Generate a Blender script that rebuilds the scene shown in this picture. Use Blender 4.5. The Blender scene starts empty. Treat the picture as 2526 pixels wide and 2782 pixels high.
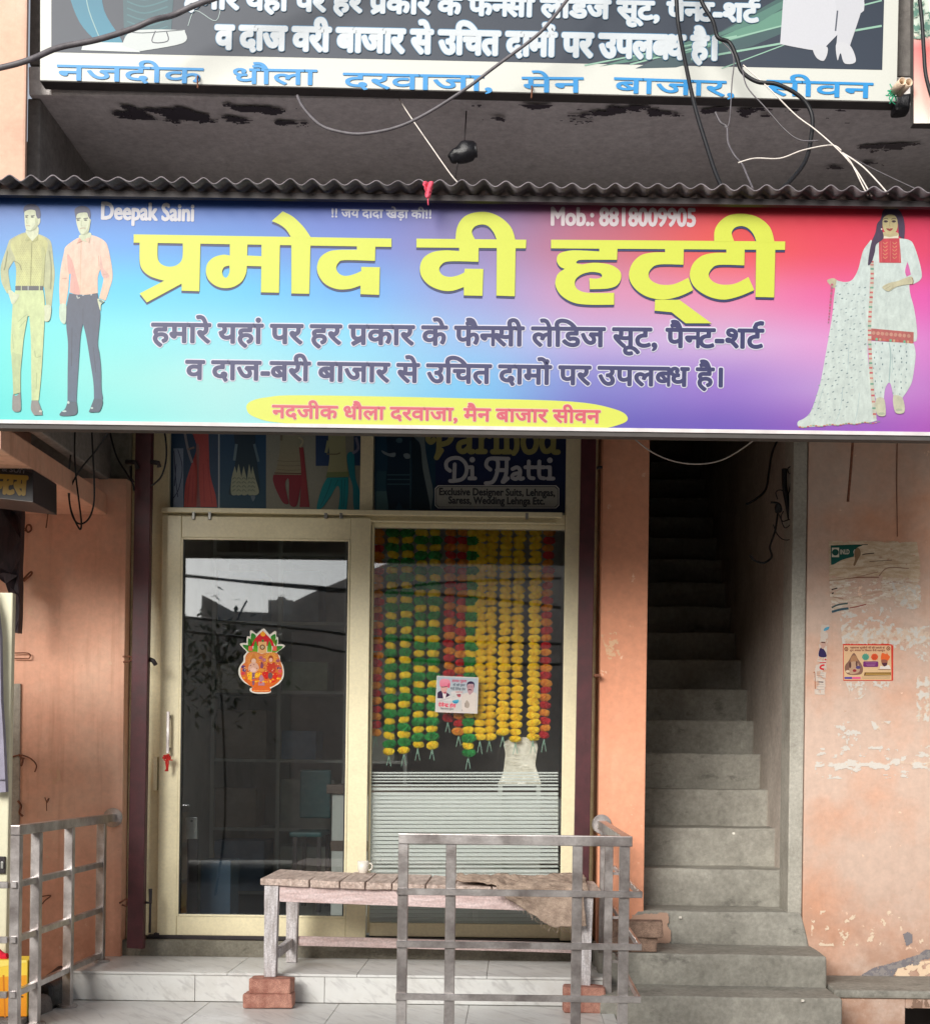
import bpy, bmesh, math, random
from mathutils import Vector, Matrix, noise
from mathutils.geometry import tessellate_polygon

# ------------------------------------------------------------------ camera, light, exposure
S = bpy.context.scene
COL = S.collection
F = 3745.0                      # focal length in photo pixels; 1 m at the shop front is about 535 px
PX, PY, ROLL = 1400.0, 2080.0, 0.0131
EYE = Vector((0, -7.0, 1.5))
cam = bpy.data.cameras.new('camera')
cam_o = bpy.data.objects.new('camera', cam)
COL.objects.link(cam_o)
cam_o.location = EYE
cam_o.rotation_euler = (math.radians(90), -math.atan(ROLL), 0)
cam.sensor_fit = 'HORIZONTAL'
cam.sensor_width = 36
cam.lens = F / 2526 * 36
cam.shift_x = (1263 - PX) / 2526
cam.shift_y = (PY - 1391) / 2526
cam.clip_start = 0.05
cam.clip_end = 3000
S.camera = cam_o

SUN_EL, SUN_AZ = 22.0, 204.0     # azimuth clockwise from +Y: the light comes over the street, from the left behind the camera
w = bpy.data.worlds.new('World')
S.world = w
w.use_nodes = True
nt = w.node_tree
for n in list(nt.nodes):
    nt.nodes.remove(n)
wo = nt.nodes.new('ShaderNodeOutputWorld')
bg = nt.nodes.new('ShaderNodeBackground')
sky = nt.nodes.new('ShaderNodeTexSky')
sky.sky_type = 'NISHITA'
sky.sun_disc = False
sky.sun_elevation = math.radians(SUN_EL)
sky.sun_rotation = math.radians(SUN_AZ)
sky.air_density = 1.0
sky.dust_density = 1.0
sky.ozone_density = 1.0
hs = nt.nodes.new('ShaderNodeHueSaturation')
hs.inputs['Saturation'].default_value = 0.35    # overcast: the sky is nearly white
bg.inputs['Strength'].default_value = 0.085
nt.links.new(sky.outputs[0], hs.inputs['Color'])
nt.links.new(hs.outputs[0], bg.inputs[0])
nt.links.new(bg.outputs[0], wo.inputs[0])

sun = bpy.data.lights.new('sun', 'SUN')
sun.energy = 2.7
sun.angle = math.radians(30)
sun.color = (1.0, 0.96, 0.90)
sun_o = bpy.data.objects.new('sun', sun)
COL.objects.link(sun_o)
_az, _el = math.radians(SUN_AZ), math.radians(SUN_EL)
_dir = Vector((math.sin(_az) * math.cos(_el), math.cos(_az) * math.cos(_el), math.sin(_el)))
sun_o.rotation_euler = _dir.to_track_quat('Z', 'Y').to_euler()
sun_o.location = _dir * 30

S.view_settings.view_transform = 'Standard'
S.view_settings.look = 'None'
S.view_settings.gamma = 1
S.view_settings.use_curve_mapping = False
S.view_settings.exposure = 0.86
S.cycles.max_bounces = 10
S.cycles.diffuse_bounces = 5
S.cycles.transparent_max_bounces = 16
S.cycles.use_denoising = True
rnd = random.Random(7)

# ------------------------------------------------------------------ measuring: a photo pixel at a distance from the eye -> a point
ZOOM = {'f': (0, 0, 1), 'o': (0, 0, 1.38033), 'z1': (0, 0, .69016), 'z2': (1263, 0, .69016), 'z3': (0, 480, .69016), 'z4': (1263, 480, .69016),
        'z5': (0, 1140, .46011), 'z6': (842, 1140, .46011), 'z7': (1684, 1140, .46011),
        'b1': (0, 1960, .46011), 'b2': (642, 1960, .46011), 'b3': (1284, 1960, .40769), 'b4': (1684, 1960, .46011),
        't1': (340, 540, .49180), 't2': (1100, 540, .60109), 'm1': (0, 540, .17486), 'm2': (0, 840, .17486),
        'w1': (2150, 540, .20546), 'w2': (2150, 860, .20546), 'r3': (980, 1160, .31694), 'r2': (450, 1170, .30055),
        'k': (640, 1700, .09921), 'q': (1180, 1830, .07104), 'i': (2200, 1460, .21821), 'c4': (0, 1200, .29762)}
_c, _s = math.cos(math.atan(ROLL)), math.sin(math.atan(ROLL))
def at(z, x, y, d):
    ox, oy, s = ZOOM[z]
    u, v = ox + x * s - PX, oy + y * s - PY
    return Vector(((u * _c + v * _s) * d / F, d - 7.0, 1.5 - (-u * _s + v * _c) * d / F))

# ------------------------------------------------------------------ colours and materials
def lin(c):
    return tuple(((v / 255) / 12.92 if v / 255 <= .04045 else ((v / 255 + .055) / 1.055) ** 2.4) for v in c)
def rgba(c):
    return (*lin(c), 1.0)
class NT:
    def __init__(s, name):
        s.m = bpy.data.materials.new(name); s.m.use_nodes = True
        s.t = s.m.node_tree; s.b = s.t.nodes['Principled BSDF']; s.out = s.t.nodes['Material Output']
        s.co = s.t.nodes.new('ShaderNodeTexCoord')
    def n(s, kind, **kw):
        x = s.t.nodes.new(kind)
        for k, v in kw.items(): setattr(x, k, v)
        return x
    def l(s, a, b): s.t.links.new(a, b)
    def noise(s, scale, detail=6, rough=.6, stretch=None):
        x = s.n('ShaderNodeTexNoise'); x.inputs['Scale'].default_value = scale
        x.inputs['Detail'].default_value = detail; x.inputs['Roughness'].default_value = rough
        if stretch:
            mp = s.n('ShaderNodeMapping'); mp.inputs['Scale'].default_value = stretch
            s.l(s.co.outputs['Object'], mp.inputs['Vector']); s.l(mp.outputs[0], x.inputs['Vector'])
        else: s.l(s.co.outputs['Object'], x.inputs['Vector'])
        return x.outputs['Fac']
    def ramp(s, fac, p0, p1, c0=(0, 0, 0, 1), c1=(1, 1, 1, 1)):
        r = s.n('ShaderNodeValToRGB'); e = r.color_ramp.elements
        e[0].position, e[1].position = p0, p1; e[0].color, e[1].color = c0, c1
        s.l(fac, r.inputs[0]); return r.outputs[0]
    def mix(s, fac, a, b, mode='MIX'):
        m = s.n('ShaderNodeMix', data_type='RGBA', blend_type=mode)
        for i, v in ((0, fac), (6, a), (7, b)):
            if hasattr(v, 'is_output'): s.l(v, m.inputs[i])
            else: m.inputs[i].default_value = v
        return m.outputs[2]
    def math(s, op, a, b):
        m = s.n('ShaderNodeMath', operation=op)
        for i, v in ((0, a), (1, b)):
            if hasattr(v, 'is_output'): s.l(v, m.inputs[i])
            else: m.inputs[i].default_value = v
        return m.outputs[0]
    def bump(s, fac, strength, dist=.01):
        b = s.n('ShaderNodeBump'); b.inputs['Strength'].default_value = strength; b.inputs['Distance'].default_value = dist
        s.l(fac, b.inputs['Height']); s.l(b.outputs[0], s.b.inputs['Normal'])
    def height(s):
        x = s.n('ShaderNodeSeparateXYZ'); s.l(s.co.outputs['Object'], x.inputs[0]); return x.outputs
_mats = {}
def mat(name, c, rough=.6, var=.12, scale=9, bump=.15, metal=0.0, spec=.4, fine=0.0, c2=None, p=(.35, .65), stretch=None):
    """painted, cast or woven surface: two tones in a noise, optionally a fine grain"""
    if name in _mats: return _mats[name]
    t = NT(name)
    a = lin(c)
    lo = rgba(c2) if c2 else tuple(v * (1 - var) for v in a) + (1,)
    hi = rgba(c) if c2 else tuple(min(1, v * (1 + var)) for v in a) + (1,)
    f = t.noise(scale, 8, .62, stretch)
    col = t.ramp(f, p[0], p[1], lo, hi)
    if fine:
        g = t.noise(scale * 14, 4, .7)
        col = t.mix(fine, col, t.ramp(g, .35, .65, (.35, .35, .35, 1), (1.3, 1.3, 1.3, 1)), 'MULTIPLY')
    t.l(col, t.b.inputs['Base Color'])
    r = t.n('ShaderNodeMapRange'); r.inputs['To Min'].default_value = max(0, rough - .1); r.inputs['To Max'].default_value = min(1, rough + .12)
    t.l(f, r.inputs['Value']); t.l(r.outputs[0], t.b.inputs['Roughness'])
    t.b.inputs['Metallic'].default_value = metal
    t.b.inputs['Specular IOR Level'].default_value = spec
    if bump: t.bump(t.noise(scale * 5, 6, .65, stretch), bump, .006)
    _mats[name] = t.m
    return t.m
def wall_paint(name, c, pale, dirt, pale_at=(.45, .7), low_dirt=(.45, .95), chips=None, streak=.5):
    """distempered plaster: faded patches, rain streaks, grime low down, chips down to the plaster"""
    t = NT(name)
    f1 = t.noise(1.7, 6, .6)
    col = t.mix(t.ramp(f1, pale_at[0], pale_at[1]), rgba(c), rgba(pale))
    col = t.mix(.35, col, t.ramp(t.noise(28, 5, .7), .3, .7, (.72, .72, .72, 1), (1.18, 1.16, 1.14, 1)), 'MULTIPLY')
    st = t.ramp(t.noise(9, 5, .6, (1.6, 1.6, .10)), .54, .74)
    col = t.mix(t.math('MULTIPLY', st, streak), col, rgba(dirt))
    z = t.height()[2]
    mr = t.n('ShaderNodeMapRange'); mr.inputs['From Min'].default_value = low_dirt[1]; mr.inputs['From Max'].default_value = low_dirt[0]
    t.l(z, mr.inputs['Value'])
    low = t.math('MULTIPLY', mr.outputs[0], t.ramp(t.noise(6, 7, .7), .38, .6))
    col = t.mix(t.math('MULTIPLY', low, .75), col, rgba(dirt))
    sp = t.ramp(t.noise(17, 6, .75), .68, .72)
    col = t.mix(t.math('MULTIPLY', sp, .55), col, rgba(dirt))
    if chips:
        ch = t.ramp(t.noise(11, 8, .7), .665, .68)
        col = t.mix(t.math('MULTIPLY', ch, .8), col, rgba(chips))
    t.l(col, t.b.inputs['Base Color'])
    t.b.inputs['Roughness'].default_value = .85
    t.b.inputs['Specular IOR Level'].default_value = .2
    hgt = t.math('ADD', t.noise(45, 6, .6), t.math('MULTIPLY', t.noise(5, 4, .5), 2.0))
    t.bump(hgt, .25, .006)
    return t.m
def concrete(name, c, dark, scale=3.0, blotch=(.42, .62), stain=.6):
    t = NT(name)
    f = t.noise(scale, 9, .66)
    col = t.ramp(f, .3, .72, rgba(dark), rgba(c))
    col = t.mix(.5, col, t.ramp(t.noise(scale * 16, 5, .7), .3, .7, (.65, .65, .63, 1), (1.25, 1.25, 1.22, 1)), 'MULTIPLY')
    sc_ = t.ramp(t.noise(scale * 3.1, 10, .78, (2.2, 1, .8)), .60, .70)
    col = t.mix(t.math('MULTIPLY', sc_, .35), col, tuple(min(1, v * 1.5) for v in lin(c)) + (1,))
    bl = t.ramp(t.noise(scale * 2.2, 9, .72, (1, 1, 1.8)), blotch[0] + .16, blotch[1] + .06)
    col = t.mix(t.math('MULTIPLY', bl, stain), col, tuple(v * .45 for v in lin(dark)) + (1,))
    t.l(col, t.b.inputs['Base Color'])
    t.b.inputs['Roughness'].default_value = .88
    t.b.inputs['Specular IOR Level'].default_value = .25
    t.bump(t.math('ADD', t.noise(scale * 20, 6, .65), t.noise(scale * 2, 5, .6)), .35, .008)
    return t.m
def printed(name, rough=.45, spec=.35, grain=.1, ink=1.0, fold=0.0):
    """ink on vinyl, paper or glass: the drawing's own colours sit in a colour attribute"""
    if name in _mats: return _mats[name]
    t = NT(name)
    a = t.n('ShaderNodeVertexColor', layer_name='Ink')
    col = t.mix(grain, a.outputs[0], t.ramp(t.noise(160, 4, .7), .3, .7, (.7, .7, .7, 1), (1.25, 1.25, 1.25, 1)), 'MULTIPLY')
    if fold:
        col = t.mix(fold, col, t.ramp(t.noise(34, 5, .62, (1.5, 1, .7)), .3, .7, (.42, .42, .44, 1), (1.4, 1.4, 1.36, 1)), 'MULTIPLY')
    if ink != 1: col = t.mix(1.0, col, (ink, ink, ink, 1), 'MULTIPLY')
    t.l(col, t.b.inputs['Base Color'])
    t.b.inputs['Roughness'].default_value = rough
    t.b.inputs['Specular IOR Level'].default_value = spec
    t.bump(t.noise(3.0, 3, .5), .08, .02)
    _mats[name] = t.m
    return t.m
def glass(name, tint, refl=.12, ior=1.5):
    t = NT(name)
    t.t.nodes.remove(t.b)
    tr = t.n('ShaderNodeBsdfTransparent'); tr.inputs[0].default_value = (*tint, 1)
    gl = t.n('ShaderNodeBsdfGlossy'); gl.inputs[0].default_value = (.92, .95, 1, 1)
    gl.inputs['Roughness'].default_value = .015
    fr = t.n('ShaderNodeFresnel'); fr.inputs['IOR'].default_value = ior
    fac = t.math('ADD', fr.outputs[0], refl)
    mx = t.n('ShaderNodeMixShader')
    t.l(fac, mx.inputs[0]); t.l(tr.outputs[0], mx.inputs[1]); t.l(gl.outputs[0], mx.inputs[2])
    t.l(mx.outputs[0], t.out.inputs[0])
    return t.m

M = {}
M['pink_left'] = wall_paint('pink_plaster_left', (234, 182, 156), (238, 200, 176), (192, 136, 110), chips=(232, 196, 168), streak=.55)
M['pink_pier'] = wall_paint('pink_plaster_pier', (228, 160, 128), (230, 174, 146), (196, 130, 102), pale_at=(.5, .8), chips=(244, 206, 176), streak=.2)
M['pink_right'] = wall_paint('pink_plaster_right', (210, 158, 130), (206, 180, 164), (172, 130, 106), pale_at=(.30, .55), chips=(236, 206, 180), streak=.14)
M['pale_pink'] = wall_paint('pale_pink_plaster', (206, 168, 148), (212, 180, 162), (170, 132, 116), streak=.25, low_dirt=(0, .1))
M['grey_plaster'] = concrete('grey_plaster', (168, 166, 156), (120, 118, 108), 2.2, stain=.4)
M['jamb'] = concrete('jamb_plaster', (186, 182, 172), (150, 146, 136), 4, stain=.3)
M['soffit'] = concrete('stained_soffit', (226, 222, 220), (206, 200, 198), 2.0, stain=.25)
M['parapet'] = concrete('parapet_cement', (150, 146, 142), (108, 104, 102), 2.2, stain=.4)
M['stair'] = concrete('stair_cement', (172, 169, 160), (126, 123, 115), 2.4, stain=.55)
M['stairwall'] = concrete('stairwell_plaster', (208, 198, 188), (172, 160, 150), 2.6, stain=.3)
M['sill'] = concrete('sill_cement', (140, 136, 124), (96, 92, 82), 5, stain=.6)
M['road'] = concrete('road_surface', (186, 180, 170), (150, 144, 136), 1.2, stain=.2)
M['cream'] = mat('cream_aluminium', (226, 216, 180), .38, .05, 5, .04, spec=.5, fine=.12)
M['cream_dirty'] = mat('cream_dirty_trim', (206, 196, 158), .5, .12, 9, .1, c2=(168, 156, 118), fine=.3)
M['maroon'] = mat('maroon_paint', (74, 32, 38), .5, .25, 14, .15, spec=.4, fine=.25)
M['steel'] = mat('dull_stainless_steel', (212, 207, 205), .34, .2, 9, .06, metal=.88, c2=(160, 152, 150), fine=.15)
M['tin'] = mat('weathered_corrugated_sheet', (116, 110, 114), .6, .3, 10, .3, spec=.3, fine=.4)
M['dark_steel'] = mat('dark_iron', (46, 40, 42), .55, .3, 20, .2)
M['rust'] = mat('rusty_iron', (142, 92, 68), .8, .35, 40, .4, c2=(92, 56, 42))
M['cable'] = mat('black_cable', (20, 20, 24), .5, .2, 30, .1)
M['grey_cable'] = mat('grey_cable', (92, 88, 92), .5, .2, 30, .1)
M['white_wire'] = mat('pale_wire', (206, 198, 190), .5, .1, 30, 0)
M['brick'] = mat('old_brick', (196, 146, 128), .9, .3, 18, .9, c2=(158, 104, 90), fine=.6)
M['brown_brick'] = mat('dusty_brick', (168, 140, 122), .9, .3, 16, .9, c2=(116, 94, 82), fine=.6)
M['wood_top'] = mat('weathered_bench_planks', (220, 200, 188), .85, .2, 8, .6, c2=(170, 148, 136), fine=.5, stretch=(6, 1, 6))
M['wood_pink'] = mat('faded_pink_paint_wood', (226, 206, 204), .8, .15, 7, .5, c2=(198, 172, 168), fine=.35, stretch=(1, 5, 9))
M['wood_leg'] = mat('chalky_paint_wood_leg', (222, 218, 220), .85, .2, 9, .6, c2=(168, 160, 158), fine=.45, stretch=(8, 8, 1))
M['jute'] = mat('jute_sacking', (190, 168, 150), .95, .25, 22, .8, c2=(146, 126, 112), fine=.6)
M['porcelain'] = mat('white_glazed_china', (226, 220, 208), .2, .04, 10, 0, spec=.6)
M['red_cloth'] = mat('red_thread_cloth', (190, 40, 34), .8, .25, 40, .3)
M['pink_cloth'] = mat('pink_rag', (220, 84, 106), .8, .2, 60, .3)
M['wire_green'] = mat('green_string', (40, 150, 110), .7, .2, 40, 0)
M['pvc'] = mat('old_pvc_pipe', (206, 184, 160), .5, .15, 20, .1)
M['vinyl_edge'] = mat('pale_board_edge', (196, 190, 190), .5, .12, 10, .05)
M['board_back'] = mat('dark_board_back', (70, 66, 64), .7, .2, 8, .1)
M['white_laminate'] = mat('white_laminate', (200, 202, 196), .35, .05, 6, .02)
M['brown_laminate'] = mat('brown_laminate', (92, 74, 62), .4, .2, 12, .05, stretch=(1, 1, 8))
M['interior_wall'] = mat('shop_inside_wall', (190, 188, 182), .8, .15, 4, .1)
M['interior_floor'] = mat('shop_inside_floor', (136, 134, 130), .35, .1, 6, .03)
M['teal'] = mat('teal_plastic', (10, 84, 86), .4, .12, 8, .03)
M['plain_black'] = mat('glossy_black', (26, 26, 30), .35, .3, 14, .5)  # for black objects, and for the dark gap and drain hole
M['stone'] = mat('grey_stone', (118, 110, 106), .9, .25, 12, .8, fine=.5)
M['tarp'] = mat('dark_tarpaulin', (58, 44, 50), .6, .35, 12, .5, c2=(30, 24, 30), stretch=(5, 5, .7))
M['cream_panel'] = mat('cream_painted_sheet', (222, 218, 190), .45, .04, 4, .03, fine=.08)
M['grey_cloth'] = mat('lilac_grey_cloth', (150, 146, 162), .9, .12, 12, .4)
M['dim_plate'] = mat('aluminium_plate', (150, 150, 146), .4, .1, 20, .05, metal=.6)
def tile_mat():
    t = NT('veined_marble_tile')
    m1 = t.n('ShaderNodeMapping'); m1.inputs['Rotation'].default_value = (math.radians(25), math.radians(-38), math.radians(34))
    mp = t.n('ShaderNodeMapping'); mp.inputs['Scale'].default_value = (.5, 7, 16)
    t.l(t.co.outputs['Object'], m1.inputs[0]); t.l(m1.outputs[0], mp.inputs[0])
    x = t.n('ShaderNodeTexNoise'); x.inputs['Scale'].default_value = 2.4; x.inputs['Detail'].default_value = 6; x.inputs['Distortion'].default_value = .6; t.l(mp.outputs[0], x.inputs['Vector'])
    vein = t.ramp(x.outputs['Fac'], .52, .70)
    col = t.mix(t.math('MULTIPLY', vein, .5), rgba((214, 214, 211)), rgba((162, 160, 160)))
    d = t.ramp(t.noise(5, 8, .7), .45, .75)
    col = t.mix(t.math('MULTIPLY', d, .35), col, rgba((164, 156, 142)))
    t.l(col, t.b.inputs['Base Color'])
    t.b.inputs['Roughness'].default_value = .38
    t.b.inputs['Specular IOR Level'].default_value = .4
    return t.m
M['tile'] = tile_mat()
M['grout'] = mat('dirty_grout', (168, 160, 150), .9, .2, 20, .2)
M['glass'] = glass('reflecting_tinted_glass', (.90, .92, .92), .06)
M['glass_fix'] = glass('clear_window_glass', (.98, .985, .98), .035)
def film_mat():
    t = NT('frosted_film'); t.t.nodes.remove(t.b)
    d = t.n('ShaderNodeBsdfDiffuse'); d.inputs[0].default_value = rgba((238, 241, 236))
    r = t.n('ShaderNodeBsdfTranslucent'); r.inputs[0].default_value = rgba((220, 232, 226))
    x = t.n('ShaderNodeBsdfTransparent')
    a = t.n('ShaderNodeMixShader'); a.inputs[0].default_value = .3
    b = t.n('ShaderNodeMixShader')
    f = t.n('ShaderNodeMapRange'); f.inputs['To Min'].default_value = .02; f.inputs['To Max'].default_value = .10
    t.l(t.noise(3, 5, .6), f.inputs[0]); t.l(f.outputs[0], b.inputs[0])
    t.l(d.outputs[0], a.inputs[1]); t.l(r.outputs[0], a.inputs[2]); t.l(a.outputs[0], b.inputs[1]); t.l(x.outputs[0], b.inputs[2])
    t.l(b.outputs[0], t.out.inputs[0]); return t.m
M['film'] = film_mat()
def wrap_mat():
    t = NT('clear_polythene_wrap')
    t.l(t.ramp(t.noise(16, 6, .6), .3, .7, rgba((196, 190, 172)), rgba((246, 242, 228))), t.b.inputs['Base Color'])
    t.b.inputs['Roughness'].default_value = .22
    t.bump(t.noise(14, 3, .45), .5, .03); return t.m
M['wrap'] = wrap_mat()
FIGURE = printed('printed_figure', ink=.57, fold=.3, grain=.22)
PRINT = printed('printed_vinyl', ink=.56); PAPER = printed('printed_paper', .8, .2, .2); FILMPRINT = printed('printed_window_film', .5, .3, .35)

# ------------------------------------------------------------------ objects
def tag(o, label=None, cat=None, group=None, kind=None):
    if label: o['label'] = label
    if cat: o['category'] = cat
    if group: o['group'] = group
    if kind: o['kind'] = kind
    return o
def thing(name, loc, label, cat, group=None, kind=None):
    o = bpy.data.objects.new(name, None); o.empty_display_size = .1
    COL.objects.link(o); o.location = loc
    return tag(o, label, cat, group, kind)
def link(name, me, m=None, parent=None, local=False):
    o = bpy.data.objects.new(name, me); COL.objects.link(o)
    if m is not None: me.materials.append(m)
    if parent is not None:
        o.parent = parent
        if not local:
            q = parent; off = Vector((0, 0, 0))
            while q is not None:
                off += q.location; q = q.parent
            if parent.type == 'EMPTY': o.matrix_parent_inverse = Matrix.Translation(-off)
            else: o.matrix_parent_inverse = Matrix.Identity(4)
    return o
class MB:
    def __init__(s): s.bm = bmesh.new()
    def box(s, x0, x1, y0, y1, z0, z1, bevel=0, seg=2, jit=0):
        r = bmesh.ops.create_cube(s.bm, size=1)
        vs = r['verts']
        for v in vs:
            v.co = Vector(((x0 + x1) / 2 + v.co.x * (x1 - x0), (y0 + y1) / 2 + v.co.y * (y1 - y0), (z0 + z1) / 2 + v.co.z * (z1 - z0)))
            if jit: v.co += Vector((rnd.uniform(-jit, jit), rnd.uniform(-jit, jit), rnd.uniform(-jit, jit)))
        if bevel:
            es = list({e for v in vs for e in v.link_edges})
            bmesh.ops.bevel(s.bm, geom=es, offset=bevel, segments=seg, affect='EDGES', profile=.6)
        return s
    def hexa(s, p, bevel=0, seg=2):
        """eight corners: front face 4 (tl,tr,br,bl), then back face 4"""
        v = [s.bm.verts.new(q) for q in p]
        fs = [(0, 3, 2, 1), (4, 5, 6, 7), (0, 1, 5, 4), (3, 7, 6, 2), (0, 4, 7, 3), (1, 2, 6, 5)]
        faces = [s.bm.faces.new([v[i] for i in f]) for f in fs]
        bmesh.ops.recalc_face_normals(s.bm, faces=faces)
        if bevel:
            bmesh.ops.bevel(s.bm, geom=list({e for f in faces for e in f.edges}), offset=bevel, segments=seg, affect='EDGES', profile=.6)
        return s
    def slab(s, q, t, bevel=0):
        """four corners of a face (tl,tr,br,bl) pushed back along +Y by t"""
        return s.hexa(list(q) + [Vector(p) + Vector((0, t, 0)) for p in q], bevel)
    def tube(s, pts, r, n=8, smooth=True, cap=True):
        pts = [Vector(p) for p in pts]
        if smooth and len(pts) > 2: pts = crom3(pts)
        rings = []
        up = Vector((0.02, 1, 0.03)).normalized()
        for i, p in enumerate(pts):
            t = (pts[min(i + 1, len(pts) - 1)] - pts[max(i - 1, 0)]).normalized()
            a = t.cross(up)
            if a.length < 1e-4: a = t.cross(Vector((1, 0, 0)))
            a.normalize(); b = t.cross(a).normalized()
            rr = r(i / max(1, len(pts) - 1)) if callable(r) else r
            rings.append([s.bm.verts.new(p + a * math.cos(k * math.tau / n) * rr + b * math.sin(k * math.tau / n) * rr) for k in range(n)])
        for i in range(len(rings) - 1):
            for k in range(n):
                f = s.bm.faces.new((rings[i][k], rings[i][(k + 1) % n], rings[i + 1][(k + 1) % n], rings[i + 1][k])); f.smooth = True
        if cap:
            s.bm.faces.new(rings[0][::-1]); s.bm.faces.new(rings[-1])
        return s
    def disc(s, c, r, t, axis='y', n=28, bevel=.004):
        rot = {'y': Matrix.Rotation(math.radians(90), 4, 'X'), 'z': Matrix.Identity(4), 'x': Matrix.Rotation(math.radians(90), 4, 'Y')}[axis]
        r_ = bmesh.ops.create_cone(s.bm, cap_ends=True, segments=n, radius1=r, radius2=r, depth=t, matrix=Matrix.Translation(c) @ rot)
        es = [e for e in {e for v in r_['verts'] for e in v.link_edges} if any(len(f.verts) > 4 for f in e.link_faces)]
        if bevel: bmesh.ops.bevel(s.bm, geom=es, offset=bevel, segments=2, affect='EDGES')
        return s
    def lathe(s, c, prof, n=24):
        rings = [[s.bm.verts.new((c[0] + r * math.cos(k * math.tau / n), c[1] + r * math.sin(k * math.tau / n), c[2] + z)) for k in range(n)] for r, z in prof]
        for i in range(len(rings) - 1):
            for k in range(n):
                f = s.bm.faces.new((rings[i][k], rings[i][(k + 1) % n], rings[i + 1][(k + 1) % n], rings[i + 1][k])); f.smooth = True
        return s
    def grid(s, fn, nu, nv, smooth=True):
        vs = [[s.bm.verts.new(fn(i / nu, j / nv)) for i in range(nu + 1)] for j in range(nv + 1)]
        for j in range(nv):
            for i in range(nu):
                f = s.bm.faces.new((vs[j][i], vs[j][i + 1], vs[j + 1][i + 1], vs[j + 1][i])); f.smooth = smooth
        return s
    def rough_up(s, amp, scale, cuts=0):
        if cuts: bmesh.ops.subdivide_edges(s.bm, edges=s.bm.edges[:], cuts=cuts, use_grid_fill=True)
        for v in s.bm.verts:
            v.co += noise.noise_vector(v.co * scale) * amp
        return s
    def mesh(s, name):
        me = bpy.data.meshes.new(name); s.bm.normal_update(); s.bm.to_mesh(me); s.bm.free(); return me
    def build(s, name, m, parent=None, local=False): return link(name, s.mesh(name), m, parent, local)
def crom3(p, k=6, closed=False):
    out = []
    n = len(p)
    for i in range(n - 1):
        a, b, c, d = p[max(i - 1, 0)], p[i], p[i + 1], p[min(i + 2, n - 1)]
        for j in range(k):
            t = j / k
            out.append(.5 * ((2 * b) + (c - a) * t + (2 * a - 5 * b + 4 * c - d) * t * t + (3 * b - a - 3 * c + d) * t ** 3))
    out.append(p[-1])
    return out

# ------------------------------------------------------------------ printing: flat coloured shapes and lettering on a board
def crom2(pts, k=5):
    """closed outline; a third element marks a sharp corner"""
    n = len(pts); out = []
    g = lambda i: Vector((pts[i % n][0], pts[i % n][1]))
    c_ = lambda i: len(pts[i % n]) > 2
    for i in range(n):
        b, c = g(i), g(i + 1)
        if c_(i) and c_(i + 1): out.append(b); continue
        a = b if c_(i) else g(i - 1)
        d = c if c_(i + 1) else g(i + 2)
        for j in range(k):
            t = j / k
            out.append(.5 * ((2 * b) + (c - a) * t + (2 * a - 5 * b + 4 * c - d) * t * t + (3 * b - a - 3 * c + d) * t ** 3))
    return out
_gl = {}
def _font_mesh(s, off):
    if (s, off) in _gl: return _gl[(s, off)]
    c = bpy.data.curves.new('lettering_curve', 'FONT'); c.body = s; c.size = 1; c.offset = off; c.resolution_u = 3
    o = bpy.data.objects.new('lettering_curve', c); COL.objects.link(o)
    dg = bpy.context.evaluated_depsgraph_get()
    me = bpy.data.meshes.new_from_object(o.evaluated_get(dg))
    r = ([(v.co.x, v.co.y) for v in me.vertices], [tuple(f.vertices) for f in me.polygons])
    bpy.data.objects.remove(o); bpy.data.curves.remove(c); bpy.data.meshes.remove(me)
    _gl[(s, off)] = r
    return r
def _adv(s):
    a = max(x for x, y in _font_mesh(s + 'क', 0)[0]); b = max(x for x, y in _font_mesh('क', 0)[0])
    return a - b
def _ribbon(pts, w):
    p = [Vector(q) for q in pts]; L, R = [], []
    for i in range(len(p)):
        t = (p[min(i + 1, len(p) - 1)] - p[max(i - 1, 0)]).normalized(); nrm = Vector((-t.y, t.x)) * w / 2
        L.append(p[i] + nrm); R.append(p[i] - nrm)
    n = len(p)
    return [tuple(q) for q in L + R], [(i, i + 1, n + i + 1, n + i) for i in range(n - 1)]
def _clip(vf, xm):
    bm = bmesh.new(); vs = [bm.verts.new((x, y, 0)) for x, y in vf[0]]
    for f in vf[1]:
        try: bm.faces.new([vs[i] for i in f])
        except ValueError: pass
    bmesh.ops.bisect_plane(bm, geom=bm.verts[:] + bm.edges[:] + bm.faces[:], plane_co=(xm, 0, 0), plane_no=(1, 0, 0), clear_outer=True)
    bm.verts.index_update()
    r = ([(v.co.x, v.co.y) for v in bm.verts], [tuple(v.index for v in f.verts) for f in bm.faces]); bm.free(); return r
HALF = {'न': .42, 'ब': .43, 'स': .5, 'ग': .4}
import unicodedata
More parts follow.
